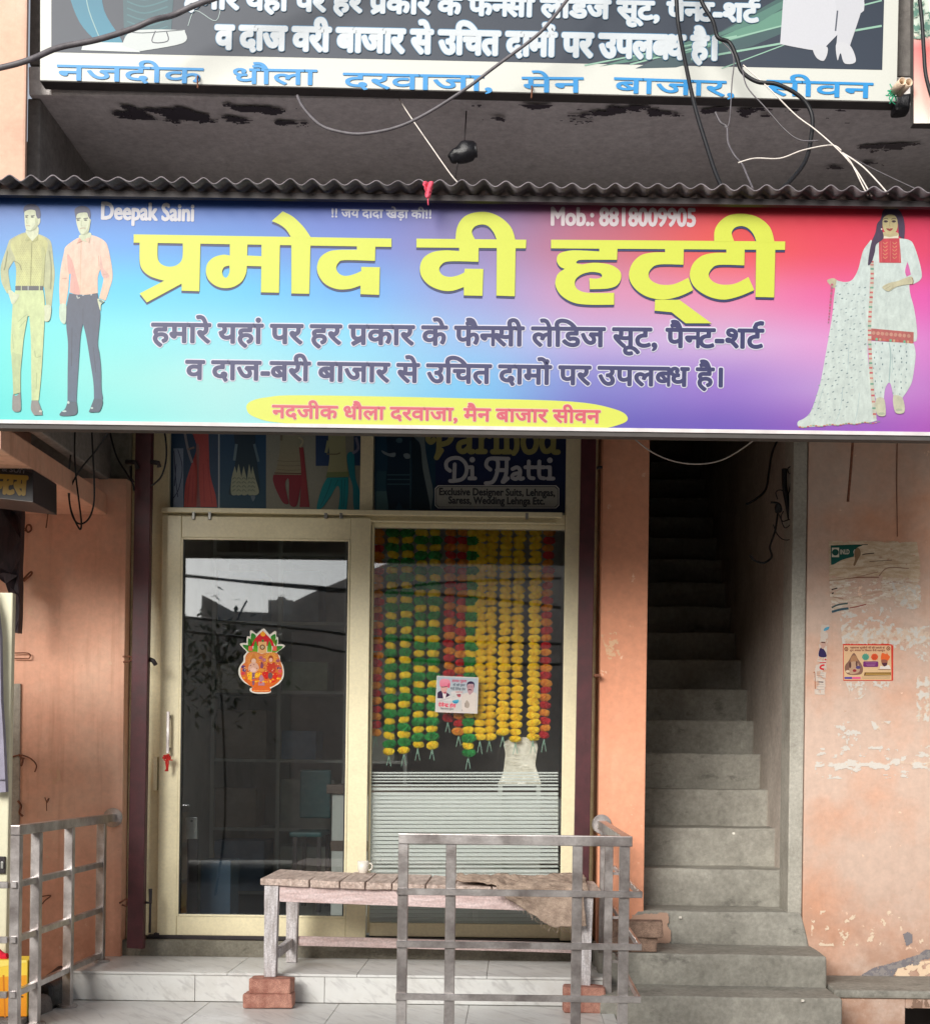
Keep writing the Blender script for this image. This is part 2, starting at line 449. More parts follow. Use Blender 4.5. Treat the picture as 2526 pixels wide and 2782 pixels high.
def letters(text, off):
    """visual-order Devanagari or Latin -> a list of glyph groups [(verts, faces)], total width.  <X half form, ~ rakar, ^ reph"""
    toks = []; i = 0
    while i < len(text):
        ch = text[i]
        if ch == '<': toks.append([text[i + 1], 'h']); i += 2; continue
        if ch in '~^': toks[-1][1] += ch; i += 1; continue
        if ch != 'ि' and unicodedata.category(ch)[0] == 'M' and toks: toks[-1][0] += ch
        else: toks.append([ch, ''])
        i += 1
    out = []; x = 0
    for s, fl in toks:
        if s == ' ': x += .26; continue
        vf = _font_mesh(s, off); a = _adv(s)
        if 'h' in fl: a = HALF.get(s, .42); vf = _clip(vf, a + .02)
        out.append(([(p + x, q) for p, q in vf[0]], vf[1]))
        base = _adv(s[0])
        lw = .085 + 2 * off
        if '~' in fl:
            v, f = _ribbon([(base - .14, .2), (base - .46, .0 - off)], lw); out.append(([(p + x, q) for p, q in v], f))
        if '^' in fl:
            v, f = _ribbon([(base - .2, .6), (base - .25, .70), (base - .2, .80), (base - .08, .84), (base + .0, .83)], lw); out.append(([(p + x, q) for p, q in v], f))
        x += a
    return out, x
class Ink:
    def __init__(s, d, step=.0001):
        s.bm = bmesh.new(); s.lay = s.bm.loops.layers.float_color.new('Ink'); s.d = d; s.k = 0; s.step = step; s.z = 'f'
    def face(s, vs, col, ys):
        try: f = s.bm.faces.new(vs)
        except ValueError: return
        for lp in f.loops:
            if isinstance(col[0], (tuple, list)):
                t = min(1, max(0, (ys[lp.vert] - s.y0) / max(1e-6, s.y1 - s.y0)))
                c = tuple(a + (b - a) * t for a, b in zip(col[0], col[1]))
            else: c = col
            lp[s.lay] = rgba(c)
        if f.normal.y > 0: f.normal_flip()
        return f
    def flat(s, pts, faces, col, z=None, up=1):
        z = z or s.z; s.k += up
        kk = s.k + (0 if up else .5)
        vs = [s.bm.verts.new(at(z, p[0], p[1], s.d - kk * s.step)) for p in pts]
        ys = {v: p[1] for v, p in zip(vs, pts)}
        s.y0, s.y1 = min(p[1] for p in pts), max(p[1] for p in pts)
        for f in faces:
            g = s.face([vs[i] for i in f], col, ys)
        return s
    def poly(s, pts, col, holes=(), smooth=True, z=None, up=1):
        loops = [crom2(l) if smooth else [Vector((p[0], p[1])) for p in l] for l in [pts] + list(holes)]
        tris = tessellate_polygon([[Vector((p.x, p.y, 0)) for p in l] for l in loops])
        return s.flat([tuple(p) for l in loops for p in l], tris, col, z, up)
    def ell(s, cx, cy, rx, ry, col, z=None, n=24, up=1, rot=0):
        c, q = math.cos(rot), math.sin(rot)
        pts = [(cx + rx * math.cos(k * math.tau / n) * c - ry * math.sin(k * math.tau / n) * q, cy + rx * math.cos(k * math.tau / n) * q + ry * math.sin(k * math.tau / n) * c) for k in range(n)]
        return s.flat(pts, [tuple(range(n))], col, z, up)
    def rect(s, x0, y0, x1, y1, col, z=None, up=1): return s.flat([(x0, y0), (x1, y0), (x1, y1), (x0, y1)], [(0, 1, 2, 3)], col, z, up)
    def stroke(s, pts, w, col, z=None, smooth=True, up=1, round_=False):
        p = [Vector((a, b, 0)) for a, b in pts]
        if smooth and len(p) > 2: p = crom3(p, 5)
        v, f = _ribbon([(q.x, q.y) for q in p], w)
        s.flat(v, f, col, z, up)
        if round_:
            for q in (p[0], p[-1]): s.ell(q.x, q.y, w / 2, w / 2, col, z, 12)
        return s
    def text(s, txt, x0, y0, x1, y1, h, col, off=.02, z=None, edge=None, eoff=.035, dx=0, dy=0, up=1):
        """baseline from (x0,y0) to (x1,y1) in zoom pixels, headline h pixels above it; edge = colour of an outline printed first"""
        k0 = s.k
        for cc, of in (([(edge, off + eoff)] if edge else []) + [(col, off)]):
            g, W = letters(txt, 0)
            ux, uy = (x1 - x0) / W, (y1 - y0) / W
            L = math.hypot(x1 - x0, y1 - y0); ex, ey = -(y1 - y0) / L, (x1 - x0) / L
            n = 0 if of < .004 else (8 if of < .045 else 12)
            sx = h / .622 / (L / W)          # keep the stroke weight even when the line is condensed
            s.k += up
            # a bolder weight: the same letters struck several times round a small circle
            for q in [(0, 0)] + [(of * sx * math.cos(i * math.tau / n), of * math.sin(i * math.tau / n)) for i in range(n)]:
                for i, (v, f) in enumerate(g):
                    s.k += .25 * (1 if i % 2 else -1) if i else 0
                    s.flat([(x0 + (a + q[0]) * ux - (b_ + q[1]) * h / .622 * ex + dx, y0 + (a + q[0]) * uy - (b_ + q[1]) * h / .622 * ey * -1 * -1 + dy) for a, b_ in v], f, cc, z, 0)
                s.k += .55
            s.k += 1
        s.k = k0
        return s
    def build(s, name, m, parent=None):
        me = bpy.data.meshes.new(name); s.bm.to_mesh(me); s.bm.free()
        return link(name, me, m, parent)
def field(name, x0, y0, x1, y1, d, nu, nv, fn, m, parent, z='f', back=.0):
    """a printed sheet whose ground colour runs from tone to tone"""
    bm = bmesh.new(); lay = bm.loops.layers.float_color.new('Ink')
    vs = [[bm.verts.new(at(z, x0 + (x1 - x0) * i / nu, y0 + (y1 - y0) * j / nv, d)) for i in range(nu + 1)] for j in range(nv + 1)]
    for j in range(nv):
        for i in range(nu):
            f = bm.faces.new((vs[j][i], vs[j + 1][i], vs[j + 1][i + 1], vs[j][i + 1]))
            for lp, (a, b) in zip(f.loops, ((i, j), (i, j + 1), (i + 1, j + 1), (i + 1, j))):
                lp[lay] = (*fn(a / nu, b / nv), 1)
    me = bpy.data.meshes.new(name); bm.to_mesh(me); bm.free()
    return link(name, me, m, parent)
def torn(name, z, poly, d, thr, scale, cell, colr, m, parent=None, seed=0, stretch=(1, 1), crease=0.0):
    """paper left on a wall after tearing: only the scraps that still stick, each with a ragged outline"""
    xs, ys = [p[0] for p in poly], [p[1] for p in poly]
    def inside(x, y):
        r = False
        for (ax, ay), (bx, by) in zip(poly, poly[1:] + poly[:1]):
            if (ay > y) != (by > y) and x < (bx - ax) * (y - ay) / (by - ay) + ax: r = not r
        return r
    bm = bmesh.new(); lay = bm.loops.layers.float_color.new('Ink'); cache = {}
    nx, ny = int((max(xs) - min(xs)) / cell), int((max(ys) - min(ys)) / cell)
    def V(i, j):
        if (i, j) not in cache:
            x, y = min(xs) + i * cell, min(ys) + j * cell
            w_ = noise.noise_vector(Vector((x, y, 9)) * scale * 2.5) * cell * .8
            cache[(i, j)] = bm.verts.new(at(z, x + w_.x, y + w_.y, d - .0012 * (1 + noise.noise(Vector((x, y, 3)) * scale * .7))))
        return cache[(i, j)]
    for j in range(ny):
        for i in range(nx):
            x, y = min(xs) + (i + .5) * cell, min(ys) + (j + .5) * cell
            if not inside(x, y): continue
            v = noise.fractal(Vector((x * stretch[0], y * stretch[1], seed)) * scale, .8, 2.1, 5)
            if v < (thr(x, y) if callable(thr) else thr): continue
            f = bm.faces.new((V(i, j), V(i, j + 1), V(i + 1, j + 1), V(i + 1, j)))
            c = colr(x, y, v) if callable(colr) else colr
            for lp in f.loops: lp[lay] = rgba(c)
    me = bpy.data.meshes.new(name); bm.to_mesh(me); bm.free()
    return link(name, me, m, parent)
def bil(rows, u, v, xs=None, ys=None):
    nr, nc = len(rows), len(rows[0])
    if ys:
        j = max(k for k in range(nr) if ys[k] <= v + 1e-9); j = min(j, nr - 2); fy = (v - ys[j]) / (ys[j + 1] - ys[j])
    else: j = min(int(v * (nr - 1)), nr - 2); fy = v * (nr - 1) - j
    i = min(int(u * (nc - 1)), nc - 2); fx = u * (nc - 1) - i
    fx, fy = fx * fx * (3 - 2 * fx) * .5 + fx * .5, fy * fy * (3 - 2 * fy) * .5 + fy * .5
    L = lambda a, b, t: tuple(p + (q - p) * t for p, q in zip(a, b))
    return lin(L(L(rows[j][i], rows[j][i + 1], fx), L(rows[j + 1][i], rows[j + 1][i + 1], fx), fy))
def soft_mesh(o, levels=1):
    s = o.modifiers.new('smooth', 'SUBSURF'); s.levels = s.render_levels = levels
    for p in o.data.polygons: p.use_smooth = True
    return o

# ------------------------------------------------------------------ ground
g = MB(); g.grid(lambda u, v: Vector((-60 + 120 * u, -70 + 140 * v, .012 * noise.noise(Vector((u * 60, v * 60, 0))))), 60, 60).build('road', M['road'])
tag(bpy.data.objects['road'], kind='structure')

# tiled shop platform: lower floor z .386, upper floor z .522
ZL, ZU, ZS = .386, .522, .615
plat = thing('shop_platform', (-.8, -.8, 0), 'white veined marble tile platform with one step in front of the glass shop door', 'platform')
def tiles(name, x0, x1, y0, y1, z0, z1, horiz, cuts_x, seam=.0012):
    b = MB(); xs = [x0] + [c for c in cuts_x if x0 < c < x1] + [x1]
    for a, c in zip(xs, xs[1:]): b.box(a + seam, c - seam, y0, y1, z0, z1, .0015, 1)
    return b.build(name, M['tile'], plat)
MB().box(-2.1, .46, -2.6, -.13, 0, ZL - .006).build('base', M['grout'], plat)
tiles('lower_floor', -2.10, .46, -1.22, -.62, ZL - .012, ZL, True, (-1.4, -.8, -.2, .4))
tiles('front_floor', -2.10, .46, -2.6, -1.223, ZL - .012, ZL, True, (-1.7, -1.1, -.5, .1))
tiles('step_riser', -2.10, .46, -.618, -.605, ZL + .002, ZU - .013, False, (-1.47, -.87, -.27, .33))
MB().box(-2.1, .46, -.604, -.10, ZL - .004, ZU - .014).build('step_core', M['grout'], plat)
tiles('upper_floor', -2.06, .46, -.625, -.10, ZU - .012, ZU, True, (-1.32, -.72, -.12))
b = MB(); b.box(-1.97, .44, -.098, .02, ZL, ZS - .012, .012, 3, .006); b.rough_up(.006, 9, 6)
b.build('door_sill', M['sill'], plat)

# ------------------------------------------------------------------ the building
bld = thing('shop_building', (0, 0, 0), 'pink plastered two storey shop building with a dark stair opening and a stained balcony overhead', 'building')
WY = -.13                        # face of the pink wall (6.87 m from the eye)
MB().box(-6, -1.955, WY, .10, 0, 2.905, .004).build('left_wall', M['pink_left'], bld)
MB().box(.415, .648, WY, .30, .55, 3.6, .006).build('pier', M['pink_pier'], bld)
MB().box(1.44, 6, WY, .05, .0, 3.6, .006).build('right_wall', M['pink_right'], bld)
MB().box(1.366, 1.437, WY + .006, .10, .70, 3.6, .008).build('stair_jamb', M['jamb'], bld)
MB().box(-1.95, 6, -.06, .12, 3.603, 4.6).box(-6, -2.10, -.085, .10, 2.908, 4.6, .003).box(-2.097, -1.956, -.08, .10, 2.908, 4.6, .003).build('upper_wall', M['grey_plaster'], bld)
# balcony slab and its parapet, with the soffit that shows between the two boards
b = MB(); b.box(-2.085, 2.22, -1.2, .1, 4.3, 4.42, .01); b.rough_up(.008, 3, 10); b.build('balcony_slab', M['soffit'], bld)
MB().box(-2.085, 2.22, -1.2, -1.10, 4.424, 5.7, .008).build('balcony_parapet', M['parapet'], bld)
MB().box(-2.10, -2.045, -1.17, -.09, 2.9, 4.297, .008).build('balcony_column', M['parapet'], bld)
MB().box(2.222, 2.36, -1.16, .1, 2.9, 5.7, .008).build('end_wall', M['parapet'], bld)

# paint, stains and flaking on the soffit and walls have an outline of their own
def flake(name, z, poly, d, thr, scale, cell, c, parent, seed=0, plane=None, stretch=(1, 1)):
    return torn(name, z, poly, d, thr, scale, cell, c, PAPER, parent, seed, stretch)
def soffit_flake(name, x0, x1, y0, y1, thr, c, seed, scale=3.2, cell=.007, env=None):
    bm = bmesh.new(); lay = bm.loops.layers.float_color.new('Ink'); cache = {}
    nx, ny = int((x1 - x0) / cell), int((y1 - y0) / cell)
    def V(i, j):
        if (i, j) not in cache: cache[(i, j)] = bm.verts.new((x0 + i * cell, y0 + j * cell, 4.288 - .001 * noise.noise(Vector((i, j, 0)) * .1)))
        return cache[(i, j)]
    for j in range(ny):
        for i in range(nx):
            u, v = i / nx, j / ny
            n_ = noise.fractal(Vector((i * cell * .8, j * cell * 1.5, seed)) * scale, .7, 2.1, 6)
            if n_ < thr + (env(u, v) if env else 0): continue
            f = bm.faces.new((V(i, j), V(i + 1, j), V(i + 1, j + 1), V(i, j + 1)))
            for lp in f.loops: lp[lay] = rgba(c)
    me = bpy.data.meshes.new(name); bm.to_mesh(me); bm.free(); return link(name, me, PAPER, bld)
edge_env = lambda u, v: .9 * abs(2 * u - 1) ** 4 + .9 * abs(2 * v - 1) ** 3
soffit_flake('soffit_stain', -1.95, -.75, -1.19, -.92, -.02, (74, 70, 76), 3, scale=7, cell=.006, env=edge_env)
soffit_flake('soffit_stain', -.45, 1.42, -1.19, -1.0, .14, (80, 74, 80), 8, scale=6, cell=.006, env=lambda u, v: .6 * v + .4 * abs(2 * u - 1.1) ** 3)
soffit_flake('soffit_stain', 1.2, 2.1, -1.19, -.6, .36, (100, 94, 96), 15, scale=5, env=lambda u, v: .2)

# stairwell
st = thing('staircase', (1, 0, 0), 'grey cement staircase climbing into the dark opening beside the pink pier', 'staircase')
RISE, TREAD = .203, .28
def step_mesh(x0, x1, y0, y1, z0, z1, bev=.014):
    b = MB(); b.box(x0, x1, y0, y1, z0, z1, bev, 3)
    b.rough_up(.007, 3.5, 9)
    for v in b.bm.verts:
        n_ = noise.noise(v.co * 23); v.co -= Vector((0, -1, 1)) * max(0, n_ - .25) * .012 * (1 if v.co.z > z1 - .03 and v.co.y < y0 + .03 else 0)
    return b
step_mesh(.40, 1.487, -.80, .0, -.02, .472).build('step', M['stair'], st)
step_mesh(.40, 1.484, -.49, .0, .30, .62).build('step', M['stair'], st)
b = MB(); b.hexa([Vector(p) for p in ((.62, WY - .005, .785), (1.43, WY - .005, .785), (1.475, WY - .012, .60), (.45, WY - .012, .60), (.62, .3, .785), (1.43, .3, .785), (1.475, .3, .60), (.45, .3, .60))], .014, 3)
b.rough_up(.005, 5, 4); b.build('step', M['stair'], st)
z = .785
for n_ in range(1, 17):
    z2 = z + (.19 if n_ == 1 else RISE)
    y = -.13 + TREAD * n_
    step_mesh(.50, 1.56, y, y + .9, z - .1, z2).build('step', M['stair'], st)
    z = z2
MB().box(.50, .645, .302, 5.2, .3, 7.0).build('stair_left_wall', M['stairwall'], bld)
b = MB(); b.hexa([Vector(p) for p in ((1.395, .102, 7), (1.9, .102, 7), (1.9, .102, .5), (1.395, .102, .5), (1.52, 5.2, 7), (1.9, 5.2, 7), (1.9, 5.2, .5), (1.52, 5.2, .5))]); b.build('stair_right_wall', M['stairwall'], bld)
MB().box(.40, 2.0, 5.2, 5.3, .3, 7.1).hexa([Vector(p) for p in ((.646, .101, 3.75), (1.60, .101, 3.75), (1.60, .101, 3.6), (.646, .101, 3.6), (.646, 5.19, 7.45), (1.60, 5.19, 7.45), (1.60, 5.19, 7.3), (.646, 5.19, 7.3))]).build('stair_end_wall', M['stairwall'], bld)
# plinth ledge on the right, with its drain hole
pl = thing('plinth_ledge', (2.0, -.35, 0), 'low cement topped plinth ledge under the pink wall right of the steps', 'ledge')
b = MB(); b.box(1.492, 4, -.60, WY - .002, .44, .477, .012, 2); b.rough_up(.006, 6, 5); b.build('ledge_top', M['stair'], pl)
dh = [at('b4', 1690, 1700, 6.4), at('b4', 1830, 1700, 6.4), at('b4', 1830, 1800, 6.4)]
zt, xa = dh[0].z, dh[0].x
b = MB(); b.box(1.492, xa, -.585, WY - .003, -.02, .438, .006); b.box(xa, 4, -.585, WY - .003, zt, .438, .006)
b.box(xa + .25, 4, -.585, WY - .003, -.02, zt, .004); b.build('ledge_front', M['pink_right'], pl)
MB().box(xa - .01, xa + .26, -.30, -.28, -.02, zt + .01).build('drain_recess', M['plain_black'], pl)

# the awning sheet over the printed board
aw = thing('corrugated_awning', (0, -1, 3.7), 'dark weathered corrugated sheet awning sloping down over the colourful printed board', 'awning')
b = MB(); PITCH = .081
def awn(u, v):
    x = -2.5 + 4.6 * u; y = -1.83 + 1.74 * v
    return Vector((x, y, 3.683 + .30 * v + (.0105 + .005 * noise.noise(Vector((x * 3, 0, 8)))) * math.sin((x + .02 * noise.noise(Vector((x * 1.5, 0, 2)))) / PITCH * math.tau) + .006 * noise.noise(Vector((x * 2.2, y, 0))) + .004 * noise.noise(Vector((x * 9, y, 4)))))
b.grid(awn, 700, 6); o = b.build('sheet', M['tin'], aw)
sm = o.modifiers.new('thick', 'SOLIDIFY'); sm.thickness = .004
MB().box(-2.4, 2.05, -1.76, -1.735, 3.645, 3.667).box(-2.4, 2.05, -.9, -.86, 3.775, 3.815).build('dark_band_angle', M['dark_steel'], aw)  # front angle added to thicken the dark band under the sheet

# iron channel posts carrying the awning
def post(name, z, corners, d, label):
    q = [at(z[i], *c, d) for i, c in enumerate(corners)]
    t = thing(name, (q[2].x, d - 7, q[2].z), label, 'post', 'maroon posts beside the shop front')
    up = Vector((0, 0, 1.2))
    q0 = q[0] + (q[0] - q[3]).normalized() * .75; q1 = q[1] + (q[1] - q[2]).normalized() * .75
    b = MB(); b.slab([q0, q1, q[2], q[3]], .05, .003); b.build('channel', M['maroon'], t)
    return t
pA = post('channel_post', ('z5', 'z5', 'b1', 'b1'), ((800, 50), (895, 50), (843, 1347), (748, 1340)), 6.76, 'dark maroon iron channel post left of the sliding glass door')
pB = post('channel_post', ('z6', 'z6', 'b3', 'b3'), ((1602, 100), (1690, 100), (768, 1480), (664, 1480)), 6.80, 'dark maroon iron channel post between the window and the pink pier')
def clamp(z, pts, d, parent, r=.008):
    b = MB(); b.tube([at(z, x, y, d) for x, y in pts], r, 6, False); b.build('clamp', M['dark_steel'], parent)
clamp('z5', ((742, 250), (800, 252), (812, 290)), 6.74, pA, .012); clamp('z5', ((890, 248), (935, 256), (940, 280)), 6.74, pA, .012)
clamp('z5', ((770, 275), (772, 340), (790, 370)), 6.74, pA, .005)
clamp('z5', ((872, 1410), (905, 1425), (920, 1450)), 6.8, pA, .011)
clamp('b1', ((848, 1070), (888, 1072), (888, 990)), 6.8, pA, .009); clamp('b1', ((888, 1060), (884, 1250)), 6.8, pA, .006)
clamp('z6', ((1690, 285), (1725, 280)), 6.8, pB, .007)
b = MB(); q = at('z6', 1690, 1510, 6.8); b.box(q.x - .01, q.x + .022, -.19, -.13, q.z - .007, q.z + .007, .002); b.build('clamp', M['rust'], pB)

# ------------------------------------------------------------------ the aluminium shop front
sf = thing('glass_shopfront', (-.75, 0, ZS), 'cream aluminium shop front with a sliding glass door, a fixed window and printed film above', 'shop front')
X0, X1 = -1.872, .325
def bar(name, m, parent, *boxes, bevel=.004):
    b = MB()
    for x in boxes: b.box(*x, bevel)
    return b.build(name, m, parent)
bar('frame', M['cream'], sf, (X0, -1.772, -.02, .07, ZS, 3.6), (.236, .312, -.02, .07, ZS, 3.6), (-1.771, .235, -.018, .068, 2.722, 2.775),
    (-.806, -.741, -.016, .066, 2.777, 3.6))
bar('jamb_trim', M['cream_dirty'], sf, (-1.952, X0 - .002, -.05, .06, ZS - .03, 3.6)); bar('jamb_trim', M['cream_dirty'], sf, (.313, .40, .0, .06, ZS, 3.6))
bar('slide_track', M['cream'], sf, (-1.80, .22, -.062, -.020, 2.752, 2.778), (-1.80, .19, -.045, -.022, 2.722, 2.731))
for z_, x, h_ in (('z5', 1140, .019), ('z5', 1235, .019), ('z6', 90, .014), ('z6', 180, .014), ('z6', 1275, .014)):
    q = at(z_, x, 570, 6.95); MB().box(q.x - .003, q.x + .012, -.064, -.03, q.z - h_, q.z + h_, .002).build('track_roller', M['dim_plate'], sf)
# sliding leaf: stiles and rails butted end to end
leaf = bar('sliding_door', M['cream'], sf, (-1.795, -1.698, -.055, -.022, .622, 2.738), (-.845, -.745, -.055, -.022, .622, 2.738),
           (-1.697, -.846, -.053, -.024, 2.628, 2.736), (-1.697, -.846, -.053, -.024, .622, .718), bevel=.003)
bar('glazing_bead', M['cream'], leaf, (-1.697, -1.687, -.060, -.0535, .719, 2.627), (-.856, -.846, -.060, -.0535, .719, 2.627), (-1.686, -.857, -.060, -.0535, 2.617, 2.627), (-1.686, -.857, -.060, -.0535, .719, .729), bevel=.002)
MB().box(-1.697, -.846, -.042, -.036, .7185, 2.6275).build('door_pane', M['glass'], leaf)
bar('gasket', M['cable'], leaf, (-1.6865, -1.681, -.056, -.0525, .73, 2.616), (-.8625, -.857, -.056, -.0525, .73, 2.616), bevel=0)
h = MB(); a0, a1 = at('z5', 985, 1725, 6.9), at('b1', 1000, 190, 6.9)
h.box(a0.x - .002, a0.x + .013, -.098, -.088, a1.z, a0.z, .002); h.box(a0.x, a0.x + .011, -.09, -.055, a0.z - .03, a0.z - .018); h.box(a0.x, a0.x + .011, -.09, -.055, a1.z + .018, a1.z + .03)
h.build('door_handle', M['steel'], leaf)
bar('end_cap', M['dark_steel'], leaf, (-1.81, -1.783, -.064, -.03, .612, .632))
bar('lock_strip', M['cream'], sf, (-1.828, -1.806, -.052, -.021, at('b1', 930, 408, 7).z, at('b1', 930, 210, 7).z), bevel=.003)
bar('sill_channel', M['dark_steel'], sf, (X0 + .03, .235, -.06, .06, ZS - .012, ZS + .006), bevel=.002)
# fixed window
bar('window_frame', M['cream'], sf, (-.744, -.706 - .026, -.010, .04, .64, 2.72), (-.731, .235, -.012, .042, .625, .692), (-.731, .235, -.012, .042, 2.700, 2.721), bevel=.003)
MB().box(-.731, .235, .010, .016, .6925, 2.6995).build('window_pane', M['glass_fix'], sf)
fd = 7.022
b = MB()
def strip(z, x0, y0, x1, y1, dd=fd):
    p = [at(z, x0, y0, dd), at(z, x1, y0, dd), at(z, x1, y1, dd), at(z, x0, y1, dd)]
    b.slab(p, .0012)
for y0, y1 in ((300, 309), (317, 326), (335, 344), (353, 360), (373, 383), (392, 408)): strip('b2', 784, y0, 1899, y1)
y = 420
while y < 1190:
    strip('b2', 784, y, 1899, y + (18 if not 806 < y < 860 else 12)); y += 24
b.bm.verts.ensure_lookup_table()
fo = b.build('frosted_film', M['film'], sf)
# transom panes behind printed film
MB().box(-1.771, -.807, .012, .018, 2.776, 3.6).box(-.740, .235, .012, .018, 2.776, 3.6).build('transom_pane', M['glass_fix'], sf)

# ------------------------------------------------------------------ the big printed board
BD = 5.30
tl, tr, br, bl = at('f', -60, 523, BD), at('f', 2620, 556, BD), at('f', 2620, 1184, BD), at('f', -60, 1148, BD)
sb = thing('shop_signboard', (0, -1.7, 2.8), 'wide rainbow coloured printed board with large yellow Hindi lettering and standing figures', 'signboard')
MB().slab([tl + Vector((0, .003, 0)), tr + Vector((0, .003, 0)), br + Vector((0, .003, 0)), bl + Vector((0, .003, 0))], .04, .002).build('backing', M['board_back'], sb)
b = MB()
L_, R_ = bl - Vector((0, .012, 0)), br - Vector((0, .012, 0))
b.hexa([L_ + Vector((0, 0, .010)), R_ + Vector((0, 0, .010)), R_ - Vector((0, 0, .004)), L_ - Vector((0, 0, .004))] + [p + Vector((0, .013, 0)) for p in (L_ + Vector((0, 0, .010)), R_ + Vector((0, 0, .010)), R_ - Vector((0, 0, .004)), L_ - Vector((0, 0, .004)))])
b.build('lower_edge_strip', M['vinyl_edge'], sb)
L_, R_ = bl - Vector((0, .006, .0055)), br - Vector((0, .006, .0055))
MB().hexa([L_, R_, R_ - Vector((0, 0, .016)), L_ - Vector((0, 0, .016))] + [p + Vector((0, .05, 0)) for p in (L_, R_, R_ - Vector((0, 0, .016)), L_ - Vector((0, 0, .016)))]).build('lower_frame', M['board_back'], sb)
L_, R_ = tl - Vector((0, .01, .012)), tr - Vector((0, .01, .012))
MB().hexa([L_ + Vector((0, 0, .014)), R_ + Vector((0, 0, .014)), R_, L_] + [p + Vector((0, .011, 0)) for p in (L_ + Vector((0, 0, .014)), R_ + Vector((0, 0, .014)), R_, L_)]).build('upper_frame', M['board_back'], sb)
ROWS = [
 [(45, 90, 175), (48, 95, 185), (55, 95, 190), (75, 95, 190), (105, 95, 160), (165, 80, 110), (215, 55, 70), (225, 35, 60), (200, 35, 80)],
 [(85, 150, 225), (75, 155, 238), (80, 145, 228), (100, 130, 218), (140, 125, 185), (200, 105, 130), (238, 85, 78), (238, 70, 98), (226, 62, 112)],
 [(60, 205, 242), (70, 205, 252), (80, 200, 252), (95, 175, 248), (150, 155, 218), (215, 145, 185), (235, 140, 178), (240, 105, 170), (232, 90, 185)],
 [(90, 236, 236), (120, 236, 238), (140, 226, 244), (130, 215, 250), (150, 188, 240), (195, 172, 225), (212, 178, 224), (232, 158, 218), (220, 125, 208)],
 [(80, 236, 232), (140, 237, 232), (168, 233, 233), (155, 222, 240), (115, 195, 245), (128, 128, 210), (155, 118, 210), (198, 155, 220), (198, 115, 204)],
 [(65, 232, 228), (120, 236, 232), (160, 233, 233), (155, 228, 236), (95, 182, 238), (88, 80, 186), (104, 78, 186), (148, 84, 192), (182, 82, 188)]]
cyan = lambda u, v: bil(ROWS, u, v, ys=(0, .2, .4, .6, .8, 1))
bm = bmesh.new(); lay = bm.loops.layers.float_color.new('Ink'); NU, NV = 120, 40
def bp(u, v): return tl.lerp(tr, u).lerp(bl.lerp(br, u), v)
vs = [[bm.verts.new(bp(i / NU, j / NV) + Vector((0, .0005 * noise.noise(Vector((i * .15, j * .2, 5))), 0))) for i in range(NU + 1)] for j in range(NV + 1)]
for j in range(NV):
    for i in range(NU):
        f = bm.faces.new((vs[j][i], vs[j + 1][i], vs[j + 1][i + 1], vs[j][i + 1])); f.smooth = True
        for lp, (p, q) in zip(f.loops, ((i, j), (i, j + 1), (i + 1, j + 1), (i + 1, j))): lp[lay] = (*cyan(p / NU, q / NV), 1)
me = bpy.data.meshes.new('printed_face'); bm.to_mesh(me); bm.free(); link('printed_face', me, PRINT, sb)
AD = BD - .0009                  # the ink lies just proud of the vinyl

YEL, YSH = ((232, 242, 128), (224, 240, 84)), (44, 52, 108)
T1 = [([(47, 195, 1), (1471, 218, 1), (1471, 265, 1), (47, 241, 1)], ()),
 ([(80, 238, 1), (180, 240, 1), (180, 325), (200, 360), (245, 374), (290, 362), (316, 325), (318, 240, 1), (416, 243, 1), (410, 510, 1), (312, 507, 1), (312, 468, 1), (120, 572, 1), (80, 522, 1), (215, 452, 1), (140, 428), (95, 390), (80, 340)], ()),
 ([(578, 245, 1), (676, 248, 1), (674, 312, 1), (753, 316, 1), (753, 250, 1), (855, 252, 1), (850, 518, 1), (750, 516, 1), (752, 372, 1), (672, 370, 1), (668, 410), (645, 455), (600, 485), (550, 493), (500, 480), (460, 445), (446, 400), (455, 355), (490, 322), (540, 308), (578, 312, 1)],
  ([(576, 368, 1), (548, 376), (536, 400), (542, 426), (560, 434), (576, 405)],)),
 ([(918, 250, 1), (1024, 252, 1), (1017, 524, 1), (918, 522, 1)], ()),
 ([(810, 122, 1), (870, 68, 1), (930, 100), (990, 160), (1028, 217, 1), (918, 214, 1), (890, 170), (855, 142)], ()),
 ([(1280, 255, 1), (1382, 257, 1), (1380, 342, 1), (1215, 338), (1178, 352), (1166, 385), (1185, 415), (1220, 425), (1265, 415), (1304, 398, 1), (1304, 375, 1), (1407, 377, 1), (1403, 530, 1), (1300, 526, 1), (1300, 478, 1), (1240, 497), (1170, 498), (1105, 470), (1068, 420), (1060, 370), (1080, 320), (1125, 290), (1180, 281), (1280, 280, 1)], ())]
